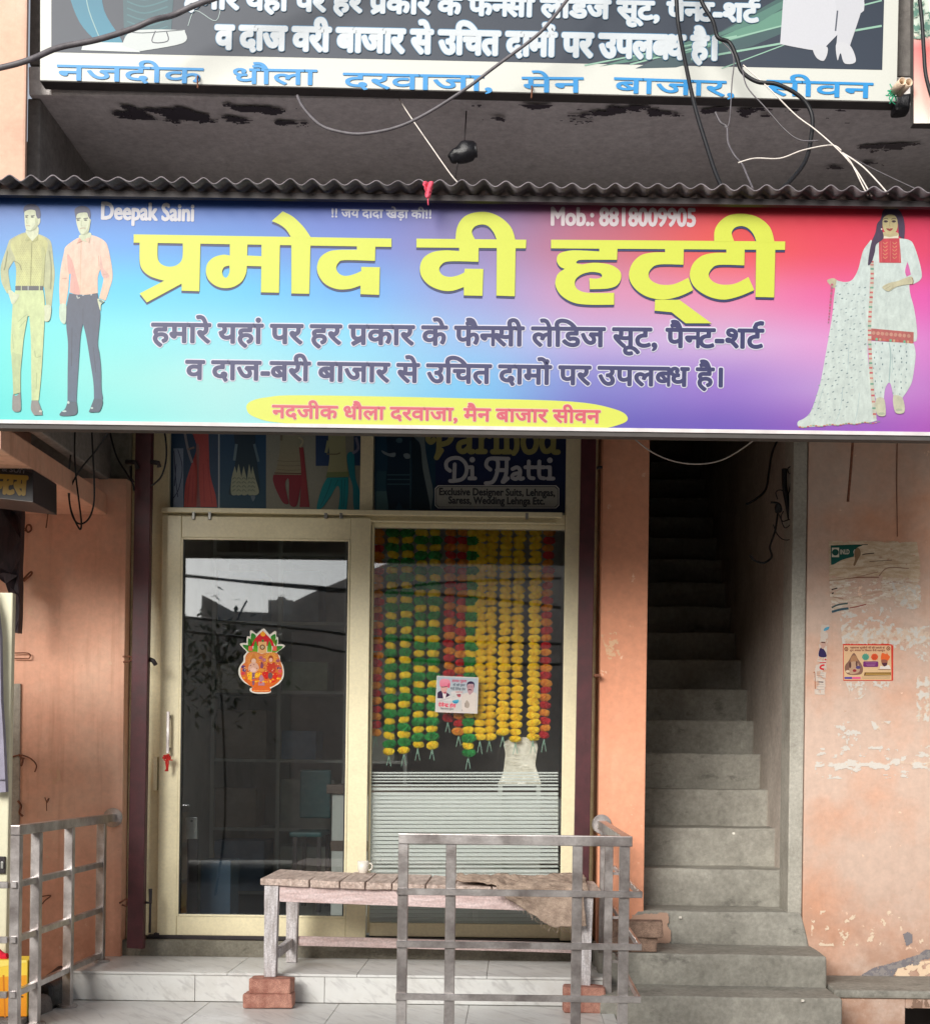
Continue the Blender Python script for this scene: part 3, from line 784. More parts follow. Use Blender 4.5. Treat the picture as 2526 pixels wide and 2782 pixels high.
T2 = [([(52, 179, 1), (548, 184, 1), (546, 223, 1), (52, 219, 1)], ()),
 ([(245, 212, 1), (333, 214, 1), (332, 284, 1), (200, 282), (164, 298), (155, 322), (172, 345), (205, 352), (240, 345), (268, 332, 1), (270, 315, 1), (354, 316, 1), (350, 438, 1), (266, 436, 1), (266, 398, 1), (215, 415), (165, 413), (110, 390), (75, 350), (68, 305), (85, 265), (125, 240), (180, 232), (245, 235, 1)], ()),
 ([(415, 216, 1), (500, 218, 1), (496, 440, 1), (413, 437, 1)], ()),
 ([(228, 186, 1), (235, 130), (262, 85), (310, 62), (375, 60), (435, 85), (480, 130), (499, 186, 1), (415, 185, 1), (400, 150), (375, 122), (345, 115), (315, 125), (302, 150), (318, 185, 1)], ()),
 ([(660, 184, 1), (1718, 192, 1), (1717, 230, 1), (660, 223, 1)], ()),
 ([(878, 219, 1), (960, 221, 1), (958, 275, 1), (805, 275), (778, 281), (776, 290), (800, 296, 1), (860, 288), (930, 298), (970, 325), (976, 358), (958, 390), (915, 405), (835, 408, 1), (833, 358, 1), (865, 360), (885, 355), (890, 345), (878, 334), (840, 330), (800, 340), (772, 362), (768, 390), (785, 412), (830, 424), (945, 424, 1), (945, 478, 1), (830, 478), (760, 468), (705, 435), (680, 390), (685, 350), (700, 330), (722, 316, 1), (700, 305), (686, 280), (692, 252), (720, 238), (770, 232), (878, 237, 1)], ()),
 ([(1175, 223, 1), (1260, 225, 1), (1258, 297, 1), (1150, 296), (1112, 315), (1100, 345), (1115, 370), (1155, 387), (1215, 385), (1280, 356, 1), (1302, 412, 1), (1240, 440), (1165, 455), (1090, 440), (1035, 400), (1012, 350), (1025, 295), (1065, 255), (1120, 242), (1175, 241, 1)], ()),
 ([(1452, 225, 1), (1535, 227, 1), (1533, 300, 1), (1420, 298), (1386, 315), (1372, 345), (1390, 372), (1430, 387), (1490, 383), (1552, 353, 1), (1578, 412, 1), (1510, 440), (1440, 455), (1370, 440), (1310, 400), (1287, 350), (1300, 295), (1340, 258), (1395, 244), (1452, 243, 1)], ()),
 ([(1130, 456, 1), (1240, 456, 1), (1385, 562, 1), (1268, 562, 1), (1205, 512, 1), (1128, 505, 1)], ()),
 ([(1587, 225, 1), (1673, 226, 1), (1668, 445, 1), (1584, 443, 1)], ()),
 ([(1397, 192, 1), (1400, 140), (1425, 100), (1470, 72), (1535, 67), (1600, 85), (1650, 130), (1670, 196, 1), (1588, 194, 1), (1575, 160), (1550, 132), (1520, 122), (1490, 130), (1476, 155), (1488, 193, 1)], ())]
k_ = Ink(AD)
for z, T, dx, dy in (('t1', T1, 0, 13), ('t2', T2, 0, 11)):
    for p, hs_ in T: k_.poly([(q[0] + dx - 1, q[1] + dy) + tuple(q[2:]) for q in p], YSH, [[(q[0] + dx, q[1] + dy) + tuple(q[2:]) for q in h_] for h_ in hs_], z=z)
k_.k += 3
for z, T in (('t1', T1), ('t2', T2)):
    for p, hs_ in T: k_.poly(p, (226, 236, 78), hs_, z=z)
k_.build('title_lettering', PRINT, sb)
k_ = Ink(AD); NAVY, PALE = (50, 52, 106), (232, 232, 250)
f_ = lambda z, x, y: (ZOOM[z][0] + x * ZOOM[z][2], ZOOM[z][1] + y * ZOOM[z][2])
def line(txt, za, xa, ya, zb, xb, yb, h, col, off=.03, edge=None, eoff=.04, ink=None):
    a, c = f_(za, xa, ya), f_(zb, xb, yb)
    (ink or k_).text(txt, a[0], a[1], c[0], c[1], h, col, off, 'f', edge, eoff)
line('हमारे यहां पर हर प~कार के फै<नसी लेिडज सूट, पै<नट-शर्ट'.replace('र्ट', 'ट^'), 'z3', 598, 650, 'z4', 1172, 674, 50, NAVY, .034, PALE, .036)
line('व दाज-बरी बाजार से उिचत दामों पर उपल<बध है।', 'z3', 732, 795, 'z4', 1024, 826, 49, NAVY, .034, PALE, .036)
k_.build('sales_lettering', PRINT, sb)
k_ = Ink(AD)
k_.poly([(970, 912), (985, 885), (1050, 868), (1200, 860), (1830, 872), (2250, 885), (2420, 915), (2470, 948), (2440, 975), (2320, 995), (2000, 996), (1500, 985), (1120, 970), (1000, 945)], (232, 240, 92), z='z3')
line('नदजीक धौला दरवाजा, मैन बाजार सीवन', 'z3', 1072, 948, 'z4', 530, 969, 33, (226, 92, 112), .03, (246, 214, 190), .03)
k_.build('address_lettering', PRINT, sb)
k_ = Ink(AD); WHT = (222, 222, 232)
line('Deepak Saini', 'z3', 395, 165, 'z3', 765, 173, 41, WHT, .035)
k_.build('name_lettering', PRINT, sb); k_ = Ink(AD)
line('Mob.: 8818009905', 'z4', 335, 189, 'z4', 910, 194, 43, (226, 214, 220), .035)
k_.build('phone_lettering', PRINT, sb); k_ = Ink(AD)
line('!! जय दादा खेड़ा की!!', 'z3', 1302, 158, 'z3', 1700, 163, 21, (214, 216, 236), .03)
k_.build('motto_lettering', PRINT, sb)

# figures printed on the board
def fig(name): return Ink(AD, .00008)
k = fig('a'); k.z = 'm1'
SH, SL, TR, SKN = ((190, 190, 120), (206, 212, 140)), ((176, 180, 136), (190, 196, 146)), (206, 222, 160), (214, 222, 186)
k.poly([(170, 620), (380, 520), (580, 540), (740, 610), (800, 700), (830, 960), (850, 1180), (820, 1480), (800, 1670, 1), (715, 1650, 1), (690, 1400), (675, 1360, 1), (240, 1355, 1), (250, 1100), (215, 960, 1), (150, 1060), (130, 1130), (150, 1300), (175, 1430, 1), (110, 1470, 1), (30, 1310), (8, 1150), (20, 1010), (90, 800), (130, 680)], SL)
k.poly([(190, 640), (385, 535), (580, 550), (720, 640), (740, 740), (690, 960), (690, 1200), (672, 1352, 1), (240, 1350, 1), (255, 1100), (235, 920), (170, 760)], SH)
for j in range(26):
    for i in range(18):
        x, y = 215 + i * 29 + (j % 2) * 14, 640 + j * 28
        if (x > 240 + (90 if y < 720 else 0)) and x < 690 - (60 if y < 700 else 0): k.rect(x, y, x + 9, y + 11, (178, 172, 106), up=0)
k.k += 1
k.poly([(405, 480), (580, 420), (590, 560), (500, 660, 1), (430, 570)], SKN)
k.poly([(385, 190), (460, 165), (560, 180), (585, 290), (625, 300), (620, 370), (585, 420), (545, 470), (430, 495), (395, 440), (382, 330)], (216, 224, 190))
k.poly([(368, 210, 1), (370, 130), (430, 85), (540, 85), (610, 140), (632, 240), (620, 300, 1), (580, 310, 1), (560, 250), (545, 180), (470, 165), (400, 185)], (70, 74, 112))
k.stroke([(392, 262), (440, 256)], 15, (104, 108, 98)); k.stroke([(478, 262), (538, 256)], 15, (104, 108, 98)); k.ell(412, 282, 20, 11, (90, 96, 90)); k.ell(502, 280, 24, 11, (90, 96, 90)); k.poly([(545, 300), (585, 300), (575, 420), (520, 470), (470, 490), (520, 430), (545, 380)], (190, 198, 162))
k.stroke([(425, 285), (412, 365), (440, 372)], 8, (184, 194, 160)); k.stroke([(400, 415), (430, 410), (470, 420)], 10, (190, 166, 146)); k.stroke([(405, 480), (470, 495), (550, 460), (580, 400)], 12, (176, 186, 150))
k.poly([(430, 570, 1), (385, 640, 1), (420, 660, 1), (470, 620, 1), (500, 668, 1), (580, 640, 1), (590, 560, 1), (500, 655, 1)], (176, 178, 112), smooth=False)
k.poly([(640, 760), (700, 800), (690, 1100), (670, 1350), (620, 1350), (650, 1100)], (184, 188, 122)); k.stroke([(490, 680), (480, 1000), (470, 1340)], 10, (176, 178, 112))
k.stroke([(215, 960), (300, 1010), (330, 1100)], 12, (150, 150, 104)); k.stroke([(110, 800), (90, 950), (60, 1100)], 16, (160, 164, 122)); k.stroke([(760, 800), (790, 1050), (780, 1400)], 16, (160, 164, 122))
k.rect(238, 1352, 668, 1420, (70, 72, 76)); k.rect(325, 1345, 337, 1425, TR); k.rect(605, 1345, 617, 1425, TR); k.rect(430, 1352, 445, 1425, (180, 190, 190))
k.z = 'm1'
k.poly([(235, 1422, 1), (670, 1420, 1), (690, 1560), (695, 1720), (690, 1900), (668, 2300), (650, 2600), (625, 2900), (600, 3132, 1), (490, 3132, 1), (485, 2700), (480, 2200), (455, 1820, 1), (430, 1820, 1), (370, 2150), (345, 2400), (318, 2700), (318, 3010, 1), (205, 3040, 1), (195, 2750), (180, 2480), (165, 2300), (180, 1950), (200, 1600)], TR)
k.poly([(180, 2400), (250, 2405), (330, 2440), (318, 2700), (318, 3010, 1), (205, 3040, 1), (195, 2750)], (188, 206, 148))
for st_ in ([(280, 1910), (370, 1830), (430, 1790)], [(300, 2000), (400, 1880)], [(540, 2360), (560, 2460), (640, 2440)], [(190, 2100), (210, 2330)], [(570, 2700), (560, 2950)]): k.stroke(st_, 12, (176, 196, 138))
k.poly([(200, 3040), (250, 3060), (318, 3000, 1), (325, 3200), (318, 3290), (250, 3310), (195, 3280), (190, 3180)], (140, 136, 132)); k.poly([(490, 3135, 1), (590, 3135, 1), (640, 3270), (660, 3360, 1), (530, 3362, 1), (480, 3270)], (138, 134, 130)); k.ell(632, 3300, 26, 16, (210, 214, 196))
k.poly([(125, 1430), (175, 1420), (240, 1470), (300, 1500), (200, 1640), (150, 1530)], SKN); k.poly([(690, 1660), (790, 1660), (785, 1830), (750, 1900), (690, 1890), (695, 1780)], SKN)
k.build('printed_man', FIGURE, sb)
k = fig('b'); k.z = 'm1'
SH2 = ((236, 204, 186), (240, 200, 172)); NV = ((58, 70, 96), (66, 92, 122))
k.poly([(1030, 730), (1240, 590), (1420, 560), (1620, 650), (1690, 800), (1750, 1180), (1700, 1400), (1640, 1580, 1), (1540, 1540, 1), (1610, 1230), (1560, 1090, 1), (1520, 1220), (1520, 1460, 1), (1300, 1490), (1080, 1450, 1), (1100, 1160, 1), (1075, 1180), (1060, 1400), (1020, 1640, 1), (930, 1640, 1), (920, 1380), (940, 1100), (990, 850)], SH2)
k.poly([(1045, 860), (1120, 960), (1180, 1180), (1240, 1480), (1085, 1450, 1), (1100, 1160, 1), (1060, 1130)], (230, 168, 156)); k.poly([(1560, 860), (1600, 1060), (1640, 1120), (1700, 1200), (1610, 1230), (1560, 1090)], (226, 178, 166))
k.stroke([(1265, 660), (1255, 900), (1250, 1200), (1245, 1460)], 14, (226, 186, 160)); 
for st_ in ([(1530, 880), (1540, 1050)], [(1600, 1180), (1680, 1160)], [(960, 1240), (1040, 1230)]): k.stroke(st_, 12, (216, 168, 150))
k.poly([(1235, 560), (1380, 520), (1420, 560), (1360, 660), (1290, 650), (1240, 620)], (206, 216, 182))
k.poly([(1185, 250), (1260, 210), (1350, 215), (1395, 310), (1412, 320), (1400, 390), (1385, 450), (1370, 520), (1300, 550), (1240, 520), (1200, 420), (1182, 330)], (214, 222, 190))
k.poly([(1165, 250, 1), (1160, 160), (1220, 115), (1310, 108), (1385, 150), (1408, 250), (1395, 310, 1), (1370, 270), (1350, 215), (1270, 212), (1200, 235), (1182, 320, 1)], (76, 80, 114))
for x in (1215, 1330): k.stroke([(x - 32, 308), (x + 38, 296)], 16, (90, 94, 88)); k.ell(x, 328, 25, 12, (80, 88, 84))
k.poly([(1395, 310), (1400, 390), (1370, 520), (1300, 550), (1350, 480), (1375, 400)], (188, 196, 160))
k.stroke([(1268, 330), (1262, 410), (1285, 414)], 8, (180, 190, 156)); k.stroke([(1245, 462), (1285, 450), (1330, 452)], 10, (190, 160, 140)); k.stroke([(1240, 530), (1300, 552), (1370, 510)], 10, (180, 190, 158))
k.poly([(1235, 600, 1), (1195, 690, 1), (1275, 655, 1), (1245, 610, 1)], (224, 164, 146), smooth=False); k.poly([(1310, 630, 1), (1385, 685, 1), (1400, 600, 1), (1370, 600, 1)], (228, 194, 170), smooth=False)
k.poly([(1075, 1465, 1), (1300, 1495), (1515, 1465, 1), (1550, 1720), (1555, 1860), (1520, 2240), (1545, 2400), (1570, 2650), (1575, 2950), (1590, 3120), (1460, 3120, 1), (1450, 2850), (1400, 2520), (1340, 2150), (1288, 1940, 1), (1250, 2150), (1220, 2600), (1195, 3000), (1190, 3150, 1), (1048, 3150, 1), (1050, 2700), (1055, 2250), (1030, 1980), (1030, 1700)], NV)
for st_ in ([(1290, 1700), (1290, 1930)], [(1450, 2300), (1490, 2700)], [(1120, 2000), (1110, 2600)]): k.stroke(st_, 12, (44, 58, 84))
k.stroke([(1195, 1500), (1205, 1540), (1240, 1530)], 12, (214, 220, 214)); k.rect(1280, 1485, 1300, 1505, (200, 206, 206)); k.rect(1405, 1478, 1430, 1498, (200, 206, 206))
k.poly([(1050, 3155, 1), (1190, 3150, 1), (1198, 3330), (1080, 3372), (930, 3365), (950, 3310), (1010, 3260)], (52, 74, 96)); k.poly([(1460, 3100, 1), (1592, 3130), (1555, 3290), (1480, 3315), (1385, 3310), (1400, 3260)], (54, 78, 100))
k.ell(1000, 3300, 34, 12, (198, 226, 220)); k.ell(1428, 3250, 22, 14, (198, 226, 220)); k.ell(1062, 3165, 18, 22, (210, 230, 224))
k.poly([(930, 1645), (1020, 1640), (1030, 1760), (1015, 1930), (960, 1920), (925, 1840)], (204, 224, 200)); k.poly([(1530, 1550), (1620, 1590), (1570, 1640), (1560, 1740), (1515, 1580)], SKN); k.stroke([(1540, 1570), (1600, 1610)], 34, (106, 140, 136))
k.build('printed_man', FIGURE, sb)
# woman in a white suit, its scarf spread to the left
k = fig('c'); k.z = 'w1'; WT = ((212, 226, 224), (210, 222, 216)); SKW = (206, 200, 168)
k.poly([(470, 1085), (500, 1058), (560, 1050), (610, 1090), (580, 1180), (520, 1150)], (198, 190, 160))
k.poly([(1060, 545), (1010, 590), (940, 700), (880, 930), (800, 1070), (700, 1098), (595, 1075, 1), (560, 1300), (535, 1557), (430, 2170), (370, 2470), (260, 2800), (170, 2900), (85, 2945), (90, 3010), (200, 3020), (600, 2990), (1000, 2960), (1130, 2930, 1), (1060, 2700), (1035, 2350), (1005, 2000), (1020, 1557), (1040, 1000), (1060, 700)], WT)
rr = random.Random(3)
for y in range(1150, 2950, 95):
    xl = 560 - (y - 1150) * .13 - max(0, y - 2300) * .28
    for i in range(7):
        x = xl + 40 + i * 75 + rr.uniform(-25, 25)
        if x < 985: k.ell(x, y + rr.uniform(-30, 30), 15, 8, rr.choice([(128, 146, 152), (160, 176, 178), (176, 190, 190)]), up=0, rot=-.4)
k.k += 1
for st_ in ([(900, 2560), (870, 2800), (830, 2960)], [(680, 2500), (640, 2800), (580, 2950)], [(760, 1900), (740, 2300)], [(420, 2500), (330, 2800)]): k.stroke(st_, 9, (188, 206, 206))
k.poly([(1080, 620), (1200, 520), (1420, 520), (1560, 545), (1620, 620), (1690, 830), (1722, 1010), (1690, 1080), (1610, 1125, 1), (1560, 1130), (1570, 1260), (1620, 1450), (1655, 1700), (1655, 1860), (1610, 1890, 1), (1050, 1850, 1), (1005, 1800), (1030, 1400), (1045, 900)], WT)
k.poly([(1530, 830, 1), (1500, 950), (1520, 1030, 1), (1578, 1000, 1), (1555, 900)], (222, 108, 178))
k.poly([(1060, 1880, 1), (1615, 1910, 1), (1640, 2050), (1620, 2250), (1580, 2450), (1460, 2640, 1), (1345, 2600, 1), (1300, 2430), (1240, 2500), (1220, 2640, 1), (1110, 2640, 1), (1070, 2400), (1040, 2100)], WT)
k.stroke([(1290, 1900), (1310, 2050), (1300, 2250), (1290, 2420)], 16, (172, 196, 194)); k.stroke([(1330, 2050), (1330, 2300)], 10, (188, 208, 206))
for y in range(1930, 2600, 80):
    for i in range(6):
        x = 1100 + i * 85 + rr.uniform(-20, 20)
        if abs(x - 1290) > 40 and x < 1600 - max(0, y - 2300) * .4: k.ell(x, y + rr.uniform(-25, 25), 8, 14, rr.choice([(124, 144, 150), (164, 182, 182)]), up=0)
k.k += 1
k.poly([(1050, 1712, 1), (1615, 1762, 1), (1612, 1912, 1), (1050, 1868, 1)], (188, 104, 100), smooth=False)
for i in range(9): k.ell(1085 + i * 58, 1772 + i * 5, 24, 24, (206, 150, 132), up=0)
for i in range(12):
    x = 1065 + i * 46
    k.rect(x, 1835 + i * 4, x + 28, 1868 + i * 4, [(196, 92, 86), (108, 186, 150), (214, 176, 140), (204, 110, 100)][i % 4], up=0)
k.k += 1
tr_ = crom3([Vector(p) for p in ((1062, 830, 0), (1065, 1050, 0), (1052, 1300, 0), (1036, 1557, 0), (1030, 1800, 0), (1040, 2050, 0), (1052, 2300, 0), (1075, 2600, 0), (1100, 2900, 0))], 8)
k.stroke([(p.x, p.y) for p in tr_], 46, (206, 206, 190), smooth=False)
for i in range(0, 64, 1):
    p = tr_[i]
    if i % 2 == 0: k.rect(p.x - 22, p.y - 12, p.x + 22, p.y + 12, [(204, 92, 100), (206, 140, 130), (116, 168, 146), (208, 110, 110)][(i // 2) % 4], up=0)
k.k += 1
for i in range(30):
    t = i / 29; k.rect(95 + 1040 * t, 3008 - 62 * t + 10 * math.sin(i), 95 + 1040 * t + 30, 3024 - 66 * t + 10 * math.sin(i), [(206, 110, 96), (214, 180, 140), (150, 176, 150)][i % 3], up=0)
    if i < 14: k.rect(560 - 30 * t * 3 - 40, 1120 + 70 * i * .55, 590 - 60 * t * 2 - 40, 1145 + 70 * i * .55, [(206, 96, 130), (176, 130, 150)][i % 2], up=0)
k.k += 1
k.poly([(1160, 545), (1205, 515, 1), (1425, 520, 1), (1440, 700), (1448, 845, 1), (1160, 842, 1), (1155, 700)], (206, 72, 84))
for x in (1240, 1365):
    for y in range(570, 800, 48): k.stroke([(x - 30, y), (x - 5, y + 24), (x + 28, y)], 9, (222, 150, 110), up=0)
k.k += 1
for x in (1185, 1305, 1425): k.stroke([(x, 560), (x, 830)], 5, (222, 130, 120), up=0)
k.k += 1
k.poly([(1205, 440), (1390, 440), (1410, 500), (1300, 520), (1205, 500)], (196, 182, 140))
k.poly([(1215, 488, 1), (1300, 505, 1), (1408, 482, 1), (1415, 518, 1), (1210, 522, 1)], (236, 228, 206), smooth=False)
HR = (74, 56, 84)
k.poly([(1180, 260), (1210, 150), (1300, 105), (1400, 130), (1470, 220), (1497, 360), (1490, 525, 1), (1420, 480), (1400, 300), (1300, 215), (1215, 280), (1200, 400), (1215, 520), (1120, 600), (1100, 700), (1060, 830), (1010, 870), (1030, 700), (1060, 560), (1110, 440), (1130, 330)], HR)
k.poly([(1210, 260), (1260, 215), (1310, 205), (1370, 225), (1400, 290), (1400, 380), (1370, 440), (1300, 472), (1240, 440), (1205, 370)], (204, 190, 142))
for x in (1245, 1352): k.stroke([(x - 34, 268), (x, 256), (x + 34, 266)], 9, (84, 64, 66)); k.ell(x, 296, 30, 15, (92, 72, 78)); k.ell(x, 296, 11, 11, (50, 36, 44))
k.stroke([(1300, 300), (1292, 350), (1312, 358)], 7, (176, 156, 112)); k.poly([(1250, 392), (1280, 388), (1295, 394), (1312, 388), (1340, 392), (1300, 424)], (164, 70, 66)); k.ell(1190, 398, 11, 11, (230, 226, 214))
k.poly([(1610, 1080, 1), (1595, 1030), (1530, 1035), (1400, 1085), (1290, 1110), (1200, 1160), (1230, 1200), (1290, 1220), (1390, 1160), (1540, 1130), (1605, 1120)], SKW)
for st_ in ([(1215, 1165), (1280, 1130)], [(1240, 1190), (1310, 1150)], [(1290, 1210), (1350, 1165)]): k.stroke(st_, 6, (172, 170, 140))
k.stroke([(1590, 1040), (1608, 1080), (1600, 1125)], 10, (150, 120, 90))
for p in ([(1120, 2640), (1220, 2640), (1245, 2800), (1230, 2870), (1140, 2860), (1110, 2760)], [(1350, 2600), (1455, 2620), (1495, 2740), (1480, 2830), (1380, 2830), (1345, 2720)]): k.poly(p, (206, 206, 180))
k.ell(1190, 2840, 40, 18, (176, 186, 160)); k.ell(1420, 2790, 44, 18, (180, 188, 164))
k.build('printed_woman', FIGURE, sb)

# ------------------------------------------------------------------ the older board hung on the balcony
UD = 5.70
ub = thing('balcony_signboard', (0, -1.3, 4.2), 'white edged dark board with white and blue Hindi lettering hung on the balcony', 'signboard')
c4 = [at('o', 80, -420, UD), at('o', 1778, -394, UD), at('o', 1765, 201, UD), at('o', 78, 159, UD)]
MB().slab([p + Vector((0, .002, 0)) for p in c4], .07, .003).build('backing', M['board_back'], ub)
k = Ink(UD + .001, .00012); k.z = 'z1'
k.flat([(-2000, 0)], [], (0, 0, 0))
q = lambda x, y: (x * 2, y * 2)
k.z = 'o'
k.poly([(80, -415, 1), (1776, -390, 1), (1764, 199, 1), (79, 157, 1)], (236, 238, 230), smooth=False)
k.k += 3
k.poly([(101, -400, 1), (1750, -376, 1), (1736, 137, 1), (101, 102, 1)], ((34, 46, 62), (50, 62, 80)), smooth=False)
def ray(p, c): k.poly([tuple(v) + (1,) for v in p], c, smooth=False)
ray([(1250, 138 - 4), (1420, 60), (1735, -120), (1735, -20), (1480, 90), (1330, 132)], ((70, 120, 108), (70, 92, 100)))
ray([(1330, 110), (1560, 10), (1735, -90), (1735, -60), (1540, 50)], (108, 160, 140)); ray([(1180, 130), (1420, 62), (1660, -60), (1500, 40), (1300, 112)], (92, 138, 126))
for a, c_, w_ in (((1240, 126), (1735, 0), 3), ((1360, 116), (1735, 50), 4), ((1420, 134), (1600, 66), 2), ((1150, 128), (1450, 70), 3)): k.stroke([a, c_], w_, (160, 206, 184), smooth=False)
k.poly([(130, -60), (190, -60), (205, 20), (240, 80), (232, 108 - 10), (190, 80), (150, 30)], ((28, 118, 146), (30, 140, 170)))
k.poly([(240, -60, 1), (345, -60, 1), (335, 90, 1), (245, 88, 1)], ((40, 84, 96), (44, 96, 108)), smooth=False)
for y in range(-50, 80, 13): k.stroke([(250, y), (285, y + 10), (330, y - 3)], 3, (58, 116, 126), up=0)
k.k += 1
k.stroke([(165, -40), (175, 20), (205, 95)], 2, (150, 190, 190)); k.stroke([(370, 50), (385, 20), (425, 40), (436, 0)], 1.6, (170, 190, 190))
k.poly([(160, 98, 1), (172, 84), (240, 78), (300, 84), (358, 70), (275, 88), (276, 102, 1)], (222, 230, 230)); k.poly([(240, 88, 1), (262, 60), (352, 58), (364, 62), (360, 84), (276, 100, 1)], (214, 222, 222)); k.stroke([(306, 60), (300, 82), (330, 80), (328, 62)], 2.2, (60, 66, 78)); k.stroke([(250, 60), (280, 64), (360, 58)], 2, (90, 100, 106))
k.poly([(1545, -60, 1), (1690, -60, 1), (1700, 20), (1660, 20), (1655, 60, 1), (1620, 96, 1), (1600, 98), (1535, 86, 1)], (222, 224, 232)); k.poly([(1640, -20, 1), (1702, -20, 1), (1695, 20), (1672, 90, 1), (1646, 86, 1), (1648, 40)], (218, 220, 228))
k.poly([(1600, 90), (1628, 92), (1622, 118), (1606, 112)], (222, 224, 230)); k.poly([(1646, 84), (1672, 88), (1684, 120), (1662, 124), (1654, 104), (1648, 118)], (222, 224, 230)); k.stroke([(1648, 20), (1644, 60)], 3, (90, 96, 110))
WU, BU = (226, 234, 240), (88, 152, 196)
line('हमारे यहां पर हर प~कार के फै<नसी लेिडज सूट, पै<नट-शट^', 'o', 362, 14, 'o', 1492, 42, 46, WU, .05, BU, .018, k)
line('व दाज वरी बाजार से उिचत दामों पर उपल<बध है।', 'o', 425, 94, 'o', 1414, 116, 60, WU, .05, BU, .018, k)
BL = (44, 162, 236)
for txt, xa, ya, xb, yb in (('नजदीक', 112, 156, 398, 163), ('धौला', 455, 163, 622, 166), ('दरवाजा,', 675, 172, 972, 178), ('मेन', 1027, 180, 1146, 181), ('बाजार,', 1208, 181, 1448, 189), ('सीवन', 1508, 186, 1716, 192)):
    line(txt, 'o', xa, ya, 'o', xb, yb, 40, BL, .02, None, 0, k)
k.build('printed_face', PRINT, ub)
for x, y in ((390, 150), (1046, 170)):
    b = MB(); p = at('o', x, y, UD - .004); b.tube([p, p + Vector((.002, -.02, -.012)), p + Vector((0, -.004, -.05))], .0035, 6)
    b.build('fixing_hook', M['rust'], ub)

# board of the house on the right, its edge only
nb = thing('neighbour_board', (2.05, -1.4, 4), 'narrow edge of a faded white and red poster board on the balcony corner', 'signboard')
p4 = [at('z2', 1766, -700, 5.6), at('z2', 2300, -690, 5.6), at('z2', 2300, 492, 5.6), at('z2', 1766, 482, 5.6)]
MB().slab([p + Vector((0, .002, 0)) for p in p4], .05, .003).build('backing', M['board_back'], nb)
field('poster_face', 1766, -700, 2300, 484, 5.6, 10, 40, lambda u, v: bil([[(200, 206, 196)] * 2, [(206, 210, 202)] * 2, [(188, 200, 188)] * 2, [(216, 118, 118)] * 2, [(226, 176, 164)] * 2, [(214, 206, 196)] * 2], u, v, ys=(0, .4, .7, .74, .9, 1)), PAPER, nb, 'z2')
torn('torn_poster_scrap', 'z2', [(1766, -100), (1900, -100), (1900, 150), (1766, 150)], 5.597, .02, .03, 5, lambda x, y, v: (150, 168, 152) if v < .25 else (96, 130, 118), PAPER, nb, 4)

# ------------------------------------------------------------------ film in the transom, seen behind its glass
TD = 7.0105
tf = Ink(TD, .00012); tf.z = 'r2'
def bgr(x0, y0, x1, y1, c): tf.rect(x0, y0, x1, y1, c, up=0)
bgr(40, -260, 475, 720, ((30, 62, 96), (44, 66, 88))); bgr(475, -260, 488, 720, (150, 160, 164)); bgr(488, -260, 908, 720, ((18, 62, 104), (28, 66, 84))); bgr(908, -260, 1352, 720, ((134, 140, 132), (128, 126, 112))); bgr(1352, -260, 1790, 720, ((126, 132, 124), (132, 130, 116)))
tf.k += 1
tf.rect(70, 160, 160, 720, (122, 136, 158)); tf.rect(1356, -260, 1480, 318, (36, 60, 98)); tf.rect(1700, -260, 1790, 315, (34, 62, 96))
for st_ in ([(75, 180), (90, 420), (110, 600)], [(110, 170), (150, 330), (120, 520), (70, 610)], [(95, 300), (80, 500)]): tf.stroke(st_, 7, (40, 52, 84))
RD = ((150, 62, 66), (176, 66, 58))
tf.poly([(250, -200), (370, -200), (390, 150), (400, 380), (450, 580), (465, 690, 1), (165, 690, 1), (180, 480), (235, 300), (280, 150), (240, 0)], RD)
tf.poly([(275, 140), (305, 150), (300, 400), (315, 690, 1), (278, 690, 1), (285, 400)], (132, 82, 80)); 
for st_ in ([(380, 250), (395, 450), (420, 660)], [(340, 300), (350, 650)], [(220, 400), (200, 660)], [(250, 400), (240, 660)]): tf.stroke(st_, 8, (150, 52, 52))
tf.stroke([(170, 0), (200, 160), (240, 290)], 22, (128, 126, 132)); tf.stroke([(200, 170), (260, 150)], 18, (124, 104, 102))
tf.poly([(620, -200), (800, -200), (810, 150), (830, 320), (850, 560), (780, 578), (700, 560), (640, 580), (570, 570), (600, 430), (630, 250)], ((14, 42, 66), (20, 50, 60)))
for i, x in enumerate((625, 660, 705, 755, 785)):
    tf.poly([(x, 320 - (i % 2) * 20, 1), (x + 26, 430), (x + 34 + i * 6, 560), (x - 30 + i * 6, 575), (x - 30 + i * 4, 440)], (142, 148, 126))
    for j in range(4): tf.stroke([(x - 22 + i * 4, 440 + j * 36), (x, 425 + j * 36), (x + 24, 442 + j * 36)], 7, (96, 104, 90), up=0)
tf.k += 1
tf.stroke([(640, 120), (620, 270)], 24, (92, 116, 128)); tf.stroke([(800, 120), (840, 280)], 22, (84, 110, 124)); tf.poly([(770, 590), (810, 595), (790, 640)], (92, 110, 124))
tf.poly([(1040, -200, 1), (1230, -200, 1), (1215, 150), (1225, 400, 1), (985, 395, 1), (1020, 260), (1035, 100)], ((134, 142, 126), (134, 126, 102)))
for y in (270, 310, 350): tf.stroke([(1010, y), (1110, y + 8), (1222, y + 4)], 6, (112, 102, 82), up=0)
tf.k += 1; tf.stroke([(982, 382), (1225, 388)], 9, (84, 52, 46))
tf.poly([(975, 398, 1), (1240, 400, 1), (1210, 560), (1180, 680), (1120, 660), (1115, 480), (1105, 430), (1080, 480), (1100, 600), (1110, 660), (1060, 650), (1000, 540), (970, 450)], (122, 36, 48)); tf.poly([(1205, 150, 1), (1245, 150, 1), (1275, 450), (1300, 690, 1), (1210, 690, 1), (1225, 400)], (126, 44, 50))
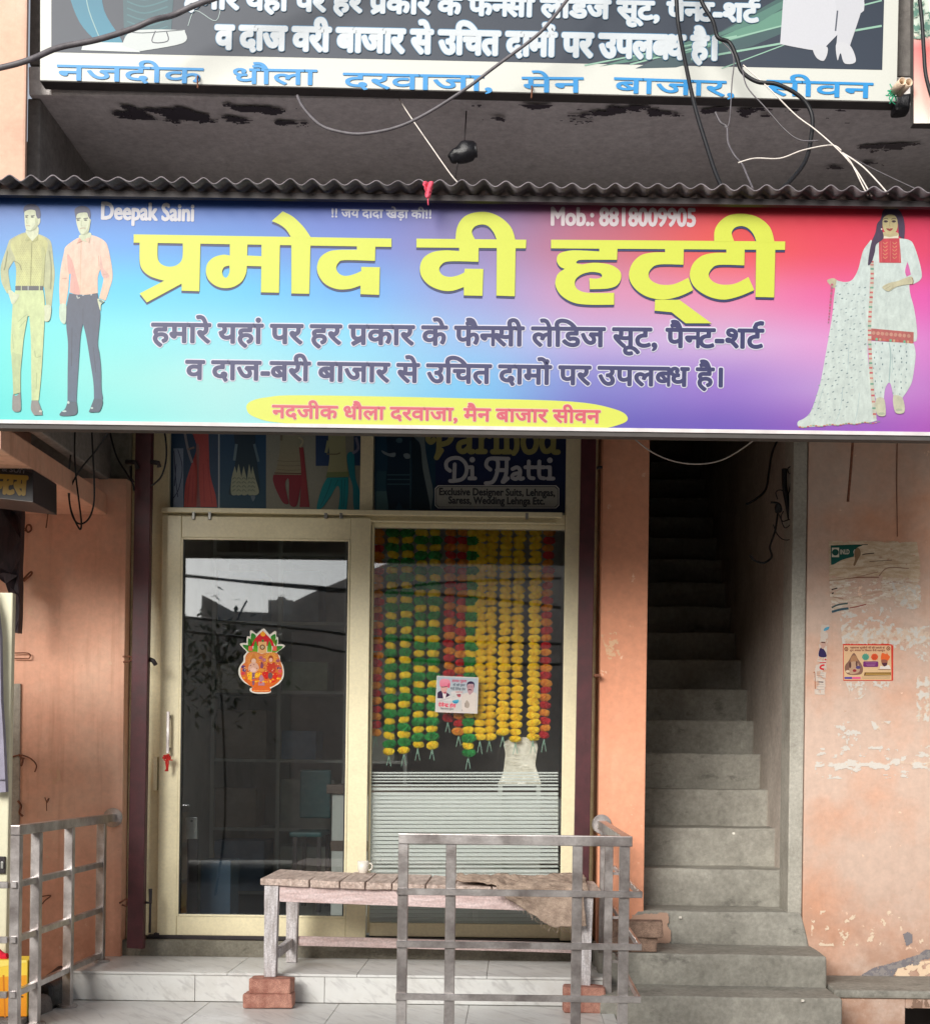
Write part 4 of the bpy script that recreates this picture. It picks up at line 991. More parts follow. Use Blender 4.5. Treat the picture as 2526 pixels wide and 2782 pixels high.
tf.stroke([(1055, -100), (1045, 90)], 24, (110, 104, 86)); tf.stroke([(1200, 60), (1240, 90), (1215, 150)], 16, (164, 160, 134))
tf.poly([(1490, -200, 1), (1620, -200, 1), (1630, 200), (1650, 410, 1), (1450, 420, 1), (1480, 250), (1470, 60)], ((152, 160, 132), (140, 140, 104)))
tf.poly([(1460, 375, 1), (1652, 370, 1), (1655, 415, 1), (1448, 422, 1)], (104, 116, 76), smooth=False)
tf.poly([(1460, 425, 1), (1650, 420, 1), (1650, 560), (1635, 715, 1), (1560, 712, 1), (1575, 560), (1550, 500), (1480, 610), (1410, 700), (1365, 700), (1410, 520)], (18, 122, 128))
for st_ in ([(1500, 440), (1460, 560), (1400, 680)], [(1620, 440), (1610, 690)], [(1560, 440), (1530, 500)], [(1590, 440), (1595, 690)]): tf.stroke(st_, 8, (14, 92, 102))
tf.poly([(1640, 220), (1700, 210), (1715, 420), (1755, 560), (1750, 715, 1), (1700, 700), (1690, 500), (1660, 400)], (22, 112, 124)); tf.stroke([(1455, 210), (1540, 212), (1580, 200)], 12, (106, 100, 78)); tf.stroke([(1470, 90), (1450, 200)], 26, (142, 148, 116)); tf.stroke([(1720, 60), (1740, 160), (1690, 205)], 24, (108, 110, 132))
tf.k += 1
tf.build('fashion_print', FILMPRINT, sf)
tf = Ink(TD, .00012); tf.z = 'r3'
tf.rect(120, -330, 1760, 735, ((26, 40, 78), (24, 36, 70)), up=0); tf.rect(120, -330, 640, 735, ((14, 50, 78), (24, 58, 76)))
tf.rect(130, 550, 235, 735, (70, 102, 106)); tf.rect(135, 380, 225, 550, (34, 70, 84))
tf.poly([(190, -200, 1), (420, -200, 1), (440, 200), (425, 500), (440, 700, 1), (360, 700, 1), (325, 640, 1), (300, 700, 1), (240, 700, 1), (215, 480), (230, 250)], ((12, 40, 62), (16, 38, 54)))
for y in (410, 450, 490): tf.stroke([(225, y), (420, y)], 10, (52, 84, 94), up=0)
tf.k += 1
tf.poly([(440, -200, 1), (540, -200, 1), (550, 150), (590, 400), (620, 560), (600, 720, 1), (580, 600), (530, 350), (510, 150), (450, 60)], (102, 116, 118)); tf.poly([(430, -200, 1), (445, 60), (510, 160), (530, 350), (580, 600), (598, 725, 1), (430, 700, 1), (440, 300)], (12, 34, 46))
for p in ([(180, 200), (240, 225), (295, 220), (290, 255), (240, 250), (190, 225)], [(365, 235), (400, 225), (425, 245), (415, 270), (380, 268)]): tf.poly(p, (112, 126, 134))
tf.ell(330, 115, 28, 22, (62, 92, 106)); tf.stroke([(425, 120), (425, 700)], 5, (60, 92, 100))
def R(pts, w, c): tf.stroke(pts, w, c, round_=True)
G1, G2 = ((130, 128, 96), (156, 150, 84)), (168, 170, 172)
G1 = (146, 142, 88)
# the shop name in a bold serifed face
for p in ([(590, 60), (575, 100), (600, 130), (625, 110)], [(660, -90), (670, 60), (668, 200), (650, 260)], [(690, 200), (650, 262)], [(665, -90), (760, -80), (790, 20), (760, 120), (690, 150)],
          [(900, 60), (880, 40), (850, 60)], [(900, 20), (930, 80), (930, 200), (960, 210)], [(915, 120), (850, 140), (842, 190), (880, 210), (930, 170)],
          [(1000, 50), (1030, 80), (1030, 205)], [(1000, 210), (1065, 210)], [(1035, 100), (1070, 60), (1105, 80)],
          [(1130, 50), (1160, 80), (1160, 210)], [(1130, 212), (1190, 212)], [(1165, 90), (1200, 50), (1245, 70), (1250, 210)], [(1220, 212), (1275, 212)], [(1255, 90), (1290, 50), (1330, 80), (1335, 180), (1310, 225)],
          [(1450, 50), (1410, 60), (1390, 130), (1410, 200), (1450, 215), (1490, 190), (1505, 120), (1480, 60), (1450, 50)],
          [(1640, -110), (1650, 100), (1650, 205), (1690, 215)], [(1640, 90), (1580, 70), (1550, 130), (1570, 200), (1610, 205), (1645, 170)]): R(p, 46, G1)
G = (170, 172, 178)
for p in ([(765, 375), (735, 350), (735, 300), (780, 268), (850, 270), (900, 320), (905, 390), (870, 445), (800, 462), (765, 462)], [(805, 320), (800, 450)], [(955, 345), (955, 440)], [(930, 345), (955, 345)], [(930, 440), (980, 440)],
          [(1110, 365), (1075, 330), (1090, 280), (1140, 270), (1175, 300), (1165, 400), (1130, 470), (1070, 482)], [(1140, 268), (1265, 272)], [(1250, 275), (1245, 400), (1215, 470)], [(1165, 370), (1245, 370)], [(1225, 470), (1260, 440)],
          [(1300, 360), (1340, 345), (1365, 375), (1362, 440), (1390, 440)], [(1360, 395), (1310, 405), (1298, 432), (1330, 445), (1360, 420)],
          [(1440, 295), (1440, 420), (1480, 440)], [(1410, 345), (1480, 345)], [(1530, 295), (1530, 420), (1570, 440)], [(1500, 345), (1570, 345)], [(1620, 345), (1620, 440)], [(1595, 345), (1620, 345)], [(1600, 442), (1650, 442)]): R(p, 33, G)
tf.ell(955, 280, 24, 24, G); tf.ell(1620, 285, 24, 24, G)
def rr_(x0, y0, x1, y1, r, c): tf.poly([(x0 + r, y0, 1), (x1 - r, y0, 1), (x1, y0 + r, 1), (x1, y1 - r, 1), (x1 - r, y1, 1), (x0 + r, y1, 1), (x0, y1 - r, 1), (x0, y0 + r, 1)], c, smooth=False)
rr_(634, 500, 1700, 698, 26, (186, 186, 180)); rr_(642, 508, 1692, 690, 24, (44, 50, 70)); rr_(648, 514, 1686, 684, 22, (150, 150, 142))
line('Exclusive Designer Suits, Lehngas,', 'r3', 668, 582, 'r3', 1665, 592, 17, (48, 50, 58), .032, None, 0, tf)
line('Saress, Wedding Lehnga Etc.', 'r3', 750, 655, 'r3', 1578, 664, 17, (48, 50, 58), .032, None, 0, tf)
tf.build('shop_name_print', FILMPRINT, sf)

# ------------------------------------------------------------------ marigold garlands hanging inside the window
def flower_mesh(seed, n=26, m=9):
    r_ = random.Random(seed); bm = bmesh.new()
    ph = [r_.uniform(0, 6.28) for _ in range(m)]
    rings = []
    for j in range(m):
        v = j / (m - 1); th = math.pi * (.06 + .88 * v)
        ring = []
        for i in range(n):
            a = i / n * math.tau
            rad = .0268 * (math.sin(th) ** .7) * (1 + (.22 if (i + j) % 2 else -.2) + .10 * math.sin(a * 5 + ph[j]) + r_.uniform(-.07, .07))
            ring.append(bm.verts.new((rad * math.cos(a), rad * math.sin(a), .0215 * math.cos(th) + r_.uniform(-.002, .002))))
        rings.append(ring)
    for j in range(m - 1):
        for i in range(n): bm.faces.new((rings[j][i], rings[j + 1][i], rings[j + 1][(i + 1) % n], rings[j][(i + 1) % n]))
    bm.faces.new(rings[0]); bm.faces.new(rings[-1][::-1])
    me = bpy.data.meshes.new('flower'); bm.to_mesh(me); bm.free(); return me
FC = {'y': mat('yellow_paper_petals', (255, 238, 62), .8, .22, 90, .5, c2=(255, 208, 28)), 'o': mat('orange_paper_petals', (250, 180, 60), .8, .22, 90, .5, c2=(220, 134, 34)),
      'g': mat('green_paper_petals', (50, 176, 84), .8, .3, 90, .5, c2=(24, 120, 54)), 'r': mat('red_paper_petals', (226, 48, 58), .8, .3, 90, .5, c2=(176, 24, 36))}
FM = {}
for key in FC:
    FM[key] = []
    for s_ in range(3):
        me = flower_mesh(hash(key) % 1 + ord(key) * 7 + s_); me.materials.append(FC[key]); FM[key].append(me)
thread_m = mat('garland_thread', (150, 190, 170), .6, .1, 30, 0)
GX = [408, 493, 580, 662, 743, 832, 908, 965, 1013, 1078, 1160, 1240, 1335, 1412]
GB = [(820, 120), (900, 235), (988, 225), (1070, 195), (1155, 195), (1248, 35), (1312, 115), (1368, 245), (1437, 150), (1493, 145), (1572, 120), (1647, 160), (1750, 150), (1815, 140)]
GP = ['orr', 'yg', 'yg', 'gy', 'gy', 'ror', 'roo', 'gy', 'y', 'y', 'y', 'y', 'y', 'ro']
GLAB = ['red and orange flower garland hanging closest to the sliding door', 'yellow and green flower garland beside the red and orange one at the sliding door', 'yellow and green flower garland, second from the one beside the sliding door strand',
        'green and yellow flower garland, left of the pair next to the red strands', 'green and yellow flower garland next to the shortest red and orange garland', 'shortest red and orange flower garland, ending above the small white poster',
        'red and orange flower garland just left of the long green and yellow strand', 'longest green and yellow flower garland touching the first plain yellow strand', 'plain yellow marigold garland touching the long green and yellow strand',
        'plain yellow marigold garland second after the long green and yellow strand', 'plain yellow marigold garland in the middle of the five yellow ones', 'plain yellow marigold garland ending over the wrapped white chair back',
        'plain yellow marigold garland with wide gaps on both sides near the red one', 'red and yellow flower garland hanging closest to the maroon post']
gw = 'flower garlands hanging in the shop window'
GD = 7.085
for gi, (gx, (bx, by), pat, lab) in enumerate(zip(GX, GB, GP, GLAB)):
    top, bot = at('z6', gx, 636, GD), at('b2', bx, by, GD)
    d_ = GD + (.025 if gi % 2 else 0) - (.03 if gi == 7 else 0)
    top, bot = at('z6', gx, 636, d_), at('b2', bx, by, d_)
    t = thing('garland', top + Vector((0, 0, .03)), lab, 'garland', gw)
    b = MB(); b.tube([Vector((0, 0, 0)), (bot - top) * .5, bot - top - Vector((0, 0, .03))], .0015, 5)
    for s_ in (-1, 1): b.tube([bot - top, bot - top + Vector((s_ * .006, 0, -.03)), bot - top + Vector((s_ * .012, 0, -.055 - .015 * rnd.random()))], .0018, 5)
    th = b.build('thread', thread_m, t, True)
    L = top.z - bot.z; pitch = .0385 if pat != 'y' else .0365
    n_ = int((L + .01) / pitch); sc0 = 1.08 if pat != 'y' else 1.02
    seq = [pat[i % len(pat)] for i in range(n_)]
    if pat == 'orr': seq = [('r', 'o', 'o')[i % 3] if i < 9 else ('r', 'o')[i % 2] for i in range(n_)]
    if pat in ('ror', 'roo'): seq = [('r', 'o')[i % 2] for i in range(n_)]
    if pat == 'ro': seq = [('r', 'o')[i % 2] for i in range(n_)]
    for i in range(n_):
        u = (i + .5) / n_
        c = seq[i]
        o = bpy.data.objects.new('flower', rnd.choice(FM[c])); COL.objects.link(o); o.parent = t
        o.location = (bot - top) * u + Vector((rnd.uniform(-.003, .003), rnd.uniform(-.004, .004), rnd.uniform(-.003, .003)))
        s_ = sc0 * rnd.uniform(.92, 1.08) * (1.04 if c == 'g' else .88 if len(pat) > 1 else 1)
        o.scale = (s_ * rnd.uniform(.93, 1.07), s_, s_ * (.92 if pat != 'y' else .80)); o.rotation_euler = (rnd.uniform(-.25, .25), rnd.uniform(-.25, .25), rnd.uniform(0, 6.28))
# chair back wrapped in polythene behind the window
ch = thing('wrapped_chair', at('b2', 1680, 370, 7.16), 'white chair back still in clear plastic wrap behind the window under the yellow garlands', 'chair')
prof = [(1580, 130), (1620, 100), (1680, 92), (1750, 105), (1778, 140), (1772, 200), (1765, 260), (1785, 320), (1800, 372), (1540, 372), (1572, 310), (1582, 250), (1588, 190)]
pts = crom2([p + ((1,) if i in (8, 9) else ()) for i, p in enumerate(prof)], 4)
b = MB(); vf = [b.bm.verts.new(at('b2', p.x, p.y, 7.15)) for p in pts]; fr_ = b.bm.faces.new(vf)
ex = bmesh.ops.extrude_face_region(b.bm, geom=[fr_]); bmesh.ops.translate(b.bm, verts=[v for v in ex['geom'] if isinstance(v, bmesh.types.BMVert)], vec=(0, .05, 0))
bmesh.ops.triangulate(b.bm, faces=b.bm.faces[:]); bmesh.ops.subdivide_edges(b.bm, edges=b.bm.edges[:], cuts=2)
for v in b.bm.verts: v.co.y += .005 * noise.noise(v.co * 20) + .016 * noise.noise(v.co * 7)
bmesh.ops.recalc_face_normals(b.bm, faces=b.bm.faces[:]); o = b.build('backrest', M['wrap'], ch)
for x0, x1 in ((1545, 1572), (1770, 1797)):
    p0, p1 = at('b2', x0, 372, 7.18), at('b2', x1, 372, 7.18); MB().box(p0.x, p1.x, .17, .20, ZS, p0.z, .004).build('leg', M['white_laminate'], ch)

# ------------------------------------------------------------------ stickers and posters
k = Ink(6.940, .00004); k.z = 'k'
st_t = thing('kalash_sticker', at('k', 740, 1000, 6.94), 'colourful pot shaped festival sticker with green leaves on the door glass', 'sticker')
out_ = [(760, 80), (860, 170), (935, 250, 1), (1050, 160), (1115, 165), (1115, 300), (1165, 330), (1160, 510, 1), (1280, 510), (1350, 560), (1260, 640), (1130, 750), (1210, 830), (1225, 960), (1290, 1080), (1325, 1260), (1300, 1440), (1180, 1600), (960, 1730), (975, 1810), (860, 1860), (560, 1860), (400, 1800), (400, 1715), (470, 1690), (250, 1570), (110, 1400), (80, 1230), (120, 1100), (215, 960), (220, 830), (300, 720), (200, 610), (115, 500), (200, 475), (300, 480, 1), (315, 300), (395, 290), (395, 150), (450, 135), (570, 230, 1)]
k.poly(out_, (212, 208, 196))
for p in ([(440, 205), (560, 290), (470, 520), (430, 620), (410, 400)], [(1080, 230), (1100, 350), (1080, 520), (960, 320)], [(350, 350), (420, 400), (450, 560), (420, 700), (340, 560)], [(1140, 380), (1130, 520), (1080, 560), (1090, 420)], [(190, 540), (340, 540), (470, 620), (480, 720), (360, 720)], [(1300, 575), (1130, 560), (1030, 620), (1000, 730), (1130, 720)]): k.poly(p, ((30, 110, 46), (120, 150, 40)), up=0)
k.k += 2
k.poly([(750, 140, 1), (900, 300), (1010, 420), (1060, 560, 1), (430, 560, 1), (500, 400), (620, 260)], (190, 34, 44)); k.ell(750, 230, 68, 66, (226, 152, 44))
k.poly([(850, 440, 1), (620, 440, 1), (620, 760, 1), (850, 760, 1)], (214, 164, 108), smooth=False)
for cx in (545, 925): k.poly([(cx, 400, 1), (cx + 60, 560), (cx + 60, 720, 1), (cx - 60, 720, 1), (cx - 50, 560)], ((34, 124, 40), (110, 160, 40)))
k.poly([(745, 370), (780, 420), (750, 450), (710, 420)], (66, 120, 60)); k.ell(735, 590, 75, 75, (120, 84, 56)); k.ell(735, 590, 38, 38, (206, 190, 150)); k.ell(735, 590, 14, 14, (70, 40, 30))
for x in (410, 1070): k.rect(x - 55, 560, x + 55, 690, (218, 92, 78))
k.poly([(360, 730), (560, 715), (700, 770), (880, 740), (1120, 750), (1200, 900), (1270, 1120), (1290, 1300), (1240, 1460), (1120, 1590), (920, 1690), (500, 1690), (300, 1570), (170, 1430), (130, 1260), (160, 1100), (260, 1000), (270, 860)], ((198, 120, 70), (206, 96, 30)))
for cx, cy, c1 in ((490, 930, (214, 150, 70)), (960, 920, (226, 170, 60))):
    for i in range(22):
        a = i / 22 * math.tau; k.stroke([(cx + 90 * math.cos(a), cy + 90 * math.sin(a)), (cx + 195 * math.cos(a), cy + 195 * math.sin(a))], 16, c1, smooth=False, up=0)
    k.k += 1
for (x, y, c) in ((690, 880, (160, 90, 110)), (780, 940, (170, 100, 116)), (1160, 960, (150, 80, 96)), (210, 1130, (70, 50, 110)), (240, 1220, (80, 60, 120)), (1190, 1170, (70, 50, 110)), (1220, 1250, (210, 80, 90)), (200, 1310, (200, 60, 70)), (1210, 1370, (196, 60, 60)), (1140, 1100, (190, 70, 60))): k.ell(x, y, 55, 44, c)
# two seated figures, reduced to blocks of colour
k.poly([(430, 880), (490, 770), (560, 880), (580, 960), (420, 960)], (190, 118, 50)); k.ell(495, 970, 62, 70, (214, 180, 160)); k.poly([(400, 1040), (500, 1010), (600, 1050), (640, 1180), (540, 1290), (420, 1290), (340, 1180)], (204, 160, 140)); k.ell(480, 1215, 85, 55, (222, 184, 170)); k.poly([(330, 1300), (450, 1280), (430, 1500), (340, 1420)], (232, 172, 28)); k.poly([(540, 1310), (690, 1290), (640, 1400), (530, 1420)], (232, 172, 28)); k.poly([(450, 1290, 1), (530, 1290, 1), (510, 1600), (460, 1600)], (120, 90, 120))
k.ell(965, 880, 60, 66, (150, 70, 40)); k.ell(965, 940, 46, 56, (216, 170, 150)); k.poly([(880, 1000), (960, 1040), (1060, 1000), (1100, 1200), (1020, 1300), (860, 1200)], (186, 60, 40)); k.poly([(730, 1300), (880, 1260), (900, 1420), (820, 1460)], (200, 34, 30)); k.poly([(1020, 1320), (1150, 1300), (1120, 1500), (960, 1570), (950, 1480)], (206, 44, 26)); k.ell(950, 1370, 65, 90, (110, 80, 80))
k.poly([(700, 1350), (760, 1420), (800, 1640, 1), (620, 1640, 1), (640, 1440)], (172, 122, 136)); k.ell(700, 1220, 100, 44, (214, 140, 60)); k.poly([(700, 1010), (740, 1010), (750, 1150), (680, 1150)], (120, 70, 100))
for i in range(16): k.ell(230 + i * 66, 1540 - abs(i - 7.5) * 14 + (i % 2) * 26, 34, 24, [(232, 150, 30), (214, 80, 30), (236, 176, 50)][i % 3], up=0)
k.k += 1
rr2 = random.Random(12)
for i in range(70):
    a, r2 = rr2.uniform(0, 6.28), rr2.uniform(.2, 1); k.ell(700 + 520 * r2 * math.cos(a), 1240 + 400 * r2 * math.sin(a), rr2.uniform(9, 20), rr2.uniform(7, 16), rr2.choice([(240, 196, 120), (150, 50, 40), (236, 160, 60), (120, 70, 90), (226, 190, 170)]), up=0)
k.k += 1
k.poly([(460, 1690, 1), (930, 1690, 1), (960, 1770), (900, 1815), (540, 1815), (440, 1770)], (206, 96, 40))
for i in range(12): k.ell(500 + i * 36, 1780 + 6 * math.sin(i / 11 * 3.14), 12, 10, (240, 190, 110), up=0)
k.build('printed_shape', PAPER, st_t)

# square poster on the window glass
pq = thing('square_poster', at('q', 880, 830, 6.995), 'small square white poster with two men and red lettering stuck on the window glass', 'poster')
c4 = [at('q', 90, 85, 6.998), at('q', 1690, 150, 6.998), at('q', 1645, 1540, 6.998), at('q', 25, 1480, 6.998)]
MB().slab(c4, .0015).build('paper', M['vinyl_edge'], pq)
k = Ink(6.9975, .00004); k.z = 'q'
k.poly([(90, 88, 1), (1688, 152, 1), (1643, 1538, 1), (28, 1478, 1)], (206, 198, 194), smooth=False); k.poly([(115, 130, 1), (1655, 190, 1), (1612, 1490, 1), (65, 1435, 1)], ((166, 182, 194), (196, 190, 184)), smooth=False)
k.poly([(640, 700), (1000, 700), (1050, 1000), (700, 1050), (250, 1040), (100, 1000), (620, 850)], (204, 198, 196))
k.poly([(200, 300), (300, 210), (450, 210), (560, 240), (610, 340), (590, 480), (560, 560), (480, 490), (240, 520)], ((226, 150, 166), (214, 110, 136))); k.poly([(540, 380), (600, 400), (590, 500), (540, 560), (490, 480)], (206, 90, 116))
k.poly([(250, 510), (480, 500), (500, 580), (450, 720), (380, 770), (300, 720), (250, 620)], (208, 160, 152)); k.stroke([(260, 515), (350, 520), (490, 500)], 30, (84, 40, 56)); k.poly([(380, 760), (330, 720), (460, 700), (440, 800)], (170, 90, 106))
k.poly([(115, 740, 1), (240, 660), (310, 760), (340, 960, 1), (115, 945, 1)], (58, 40, 70)); k.poly([(430, 930, 1), (470, 740), (600, 830, 1)], (70, 38, 66)); k.poly([(310, 760, 1), (380, 800), (460, 760, 1), (430, 930, 1), (340, 980, 1)], (216, 206, 206))
k.stroke([(200, 1045), (400, 990), (600, 930)], 26, (176, 170, 172)); k.ell(740, 880, 120, 110, (196, 194, 192)); k.stroke([(700, 900), (740, 860), (770, 910)], 12, (150, 156, 150))
k.poly([(1250, 560), (1240, 420), (1290, 330), (1400, 300), (1500, 340), (1535, 440), (1510, 560), (1500, 420), (1380, 400), (1280, 420)], (54, 34, 66)); k.poly([(1262, 440), (1380, 405), (1500, 430), (1505, 580), (1470, 720), (1370, 820), (1290, 740), (1255, 620)], (178, 140, 146)); k.stroke([(1290, 640), (1350, 618), (1420, 640)], 34, (56, 30, 44)); k.stroke([(1280, 520), (1330, 510)], 16, (110, 74, 84)); k.stroke([(1390, 515), (1450, 520)], 16, (110, 74, 84))
k.poly([(1060, 830), (1270, 740), (1350, 820), (1480, 720), (1610, 800), (1600, 1100), (1570, 1480, 1), (1080, 1460, 1), (1040, 1200)], (204, 194, 186)); k.poly([(1180, 1120), (1240, 1020), (1330, 1140), (1340, 1230), (1290, 1320), (1180, 1290)], (164, 152, 140)); k.stroke([(1175, 1130), (1180, 1290)], 24, (96, 78, 76)); k.stroke([(1060, 1380), (1060, 1440)], 20, (130, 124, 124))
k.poly([(700, 1040), (930, 1000), (890, 1130), (780, 1150), (710, 1110)], ((110, 180, 200), (30, 120, 160))); k.poly([(840, 800, 1), (1000, 790), (990, 900), (900, 900)], ((120, 60, 80), (206, 120, 120)))
line('देवे<नद~ हंस', 'q', 150, 1260, 'q', 810, 1300, 8.6, (206, 60, 90), .03, (236, 190, 190), .03, k)
line('हलका गुहला', 'q', 670, 325, 'q', 1230, 345, 6.2, (206, 80, 110), .02, None, 0, k); line('की यही पुकार', 'q', 710, 470, 'q', 1170, 490, 5, (96, 104, 116), .02, None, 0, k); line('भाई देवे<नद~ हंस', 'q', 600, 620, 'q', 1180, 650, 6, (96, 104, 116), .02, None, 0, k); line('अबकी बार', 'q', 800, 740, 'q', 1090, 750, 4, (200, 140, 140), .02, None, 0, k); line('िवधानसभा गुहला', 'q', 230, 1375, 'q', 730, 1395, 3.6, (110, 106, 110), .02, None, 0, k)
k.build('printed_face', PAPER, pq)

# red bordered card on the right wall
PW = 6.868
rc = thing('red_bordered_card', at('i', 720, 1560, PW), 'small cream festival card with a red border pasted on the right pink wall', 'poster')
k = Ink(PW, .00008); k.z = 'i'
k.poly([(410, 1326, 1), (1000, 1324, 1), (1036, 1352, 1), (1034, 1785, 1), (416, 1786, 1)], (206, 60, 46), smooth=False); k.poly([(418, 1345, 1), (1010, 1347, 1), (1014, 1775, 1), (424, 1776, 1)], ((218, 176, 138), (216, 184, 140)), smooth=False)
line('महाराजा शूरसैनी जी की जयंती के', 'i', 500, 1386, 'i', 930, 1388, 4.4, (120, 40, 36), .02, None, 0, k); line('शुभ अवसर पर विशाल सैनी महाकुंभ'.replace('वि', 'िव'), 'i', 495, 1418, 'i', 935, 1420, 4.0, (120, 40, 36), .02, None, 0, k)
for x, y in ((452, 1392), (975, 1384)): k.ell(x, y, 24, 26, (120, 60, 50)); k.ell(x, y, 15, 16, (206, 160, 120)); k.ell(x, y, 7, 8, (120, 60, 50))
k.poly([(545, 1440), (600, 1520), (640, 1580), (660, 1640), (640, 1700), (560, 1715), (470, 1705), (435, 1650), (440, 1590), (480, 1540)], (132, 96, 82)); k.ell(548, 1530, 44, 60, (168, 124, 92)); k.poly([(510, 1560), (590, 1560), (620, 1660), (560, 1700), (490, 1690)], (184, 150, 124)); k.ell(600, 1620, 30, 20, (84, 72, 120)); k.ell(555, 1660, 24, 18, (150, 50, 56)); k.ell(500, 1590, 14, 40, (90, 60, 56)); k.ell(580, 1575, 12, 36, (96, 66, 60)); k.ell(470, 1670, 24, 16, (214, 190, 160))
for cx, c in ((692, (88, 156, 134)), (804, (214, 84, 48))):
    k.poly([(cx + (48 if i % 2 else 40) * math.cos(i / 24 * math.tau), 1490 + (46 if i % 2 else 38) * math.sin(i / 24 * math.tau), 1) for i in range(24)], c, smooth=False)
    for dy in (-12, 4, 18): k.stroke([(cx - 24, 1490 + dy), (cx + 24, 1490 + dy)], 5, tuple(v * .75 for v in c), smooth=False, up=0)
    k.k += 1
rr_k = lambda x0, y0, x1, y1, r, c: k.poly([(x0 + r, y0, 1), (x1 - r, y0, 1), (x1, y0 + r, 1), (x1, y1 - r, 1), (x1 - r, y1, 1), (x0 + r, y1, 1), (x0, y1 - r, 1), (x0, y0 + r, 1)], c, smooth=False)
rr_k(662, 1545, 850, 1614, 10, (116, 46, 110)); [k.stroke([(690 + i * 8, 1562 + i * 18), (825 - i * 8, 1562 + i * 18)], 4, (176, 130, 160), smooth=False) for i in range(3)]
k.poly([(885, 1480), (900, 1440), (950, 1455), (955, 1430), (970, 1460), (995, 1490), (960, 1540), (890, 1530)], (222, 100, 50)); k.poly([(890, 1525), (960, 1530), (960, 1575), (925, 1605), (895, 1575)], (150, 92, 76)); k.poly([(895, 1570), (960, 1565), (950, 1600), (925, 1608)], (80, 44, 60)); k.poly([(870, 1640, 1), (880, 1600), (925, 1610), (980, 1590), (1005, 1640, 1)], (222, 212, 206))
k.stroke([(850, 1645), (1000, 1648)], 6, (140, 100, 90), smooth=False); k.poly([(680, 1682, 1), (1006, 1680, 1), (1006, 1718, 1), (672, 1722, 1)], (110, 70, 30), smooth=False); k.stroke([(695, 1692), (1000, 1690)], 5, (226, 190, 110), smooth=False); k.stroke([(690, 1710), (1000, 1708)], 5, (226, 190, 110), smooth=False)
rr_k(428, 1738, 530, 1764, 8, (98, 80, 150)); rr_k(524, 1738, 632, 1764, 8, (222, 96, 140)); k.stroke([(645, 1738), (1000, 1736)], 3, (150, 110, 90), smooth=False); k.stroke([(645, 1754), (1000, 1752)], 3, (150, 110, 90), smooth=False)
k.build('printed_face', PAPER, rc)

# what is left of older posters on that wall
tp = thing('torn_poster', at('i', 780, 500, 6.869), 'large torn beige poster with a green INLD corner on the right pink wall', 'poster')
def bei(x, y, v):
    n_ = noise.fractal(Vector((x * .6, y * 2, 4)) * .012, .8, 2.1, 4)
    k2 = min(1, max(0, .5 + n_ * .9)); a_, b_ = ((196, 168, 138), (216, 196, 170)) if y < 520 + 60 * n_ else ((204, 180, 156), (222, 212, 200))
    return tuple(p + (q - p) * k2 for p, q in zip(a_, b_))
def th_p(x, y):
    t = -.7
    if y > 480: t = -.42 + (y - 480) / 900
    if 480 < x < 900 and 480 < y < 740: t = .3
    if x > 1030 and 600 < y < 880: t = -.5
    e = min(x - 230, 1375 - x, y - 42) / 40
    return t + max(0, .5 - e * .5)
torn('paper', 'i', [(230, 42), (1000, 48), (1330, 60), (1370, 300), (1385, 860), (1010, 770), (880, 800), (500, 930), (262, 960), (240, 500)], 6.8688, th_p, .012, 7.5, bei, PAPER, tp, 1, (1, 2.6))
k = Ink(6.8668, .00006); k.z = 'i'
k.poly([(258, 100, 1), (640, 90), (585, 130), (555, 180), (545, 240, 1), (400, 280), (300, 335), (262, 340, 1)], ((22, 78, 66), (30, 92, 84))); k.rect(272, 128, 362, 246, (206, 198, 180)); k.ell(316, 186, 42, 40, (24, 70, 62))
for dy in (-20, -6, 8, 22): k.stroke([(286, 186 + dy), (346, 186 + dy)], 4, (60, 110, 96), smooth=False, up=0)
k.k += 1
line('INLD', 'i', 376, 210, 'i', 492, 208, 11.5, (206, 198, 180), .02, None, 0, k); k.stroke([(560, 150), (545, 180), (556, 208)], 12, (206, 198, 180))
k.poly([(585, 130), (620, 150), (630, 210), (600, 270), (560, 350), (540, 340), (560, 270), (552, 190)], (140, 112, 84))
for p, w_, c in (([(600, 100), (650, 92), (720, 90)], 8, (40, 46, 44)), ([(650, 218), (700, 206), (800, 196)], 10, (66, 52, 46)), ([(740, 300), (1020, 284)], 6, (110, 88, 76)), ([(268, 652), (340, 632)], 14, (60, 40, 36)), ([(270, 700), (295, 690)], 16, (66, 44, 38)), ([(280, 740), (410, 766), (400, 768)], 5, (150, 110, 84)), ([(270, 876), (350, 840), (470, 822)], 20, (78, 96, 96)), ([(272, 928), (380, 898), (480, 884)], 28, (66, 92, 104)), ([(490, 880), (560, 868), (700, 834)], 12, (150, 70, 66)), ([(860, 496), (600, 500), (420, 520)], 10, (150, 106, 84)), ([(860, 480), (930, 400), (1020, 374), (1230, 388)], 10, (158, 122, 104)), ([(240, 540), (520, 506), (850, 430)], 7, (168, 130, 104)), ([(300, 390), (700, 372), (1000, 330), (1300, 320)], 5, (182, 150, 122)), ([(500, 760), (800, 690), (1080, 640)], 5, (190, 160, 136))): k.stroke(p, w_, c)
k.build('green_corner', PAPER, tp)
ps = thing('paper_scraps', at('i', 900, 1200, 6.869), 'white scraps of peeled paper scattered over the right pink wall around the card', 'paper scraps')
white = lambda x, y, v: (206, 200, 192) if v > .12 else (212, 190, 170)
Ps = lambda *a, **kw: torn('scraps', *a, m=PAPER, parent=ps, **kw)
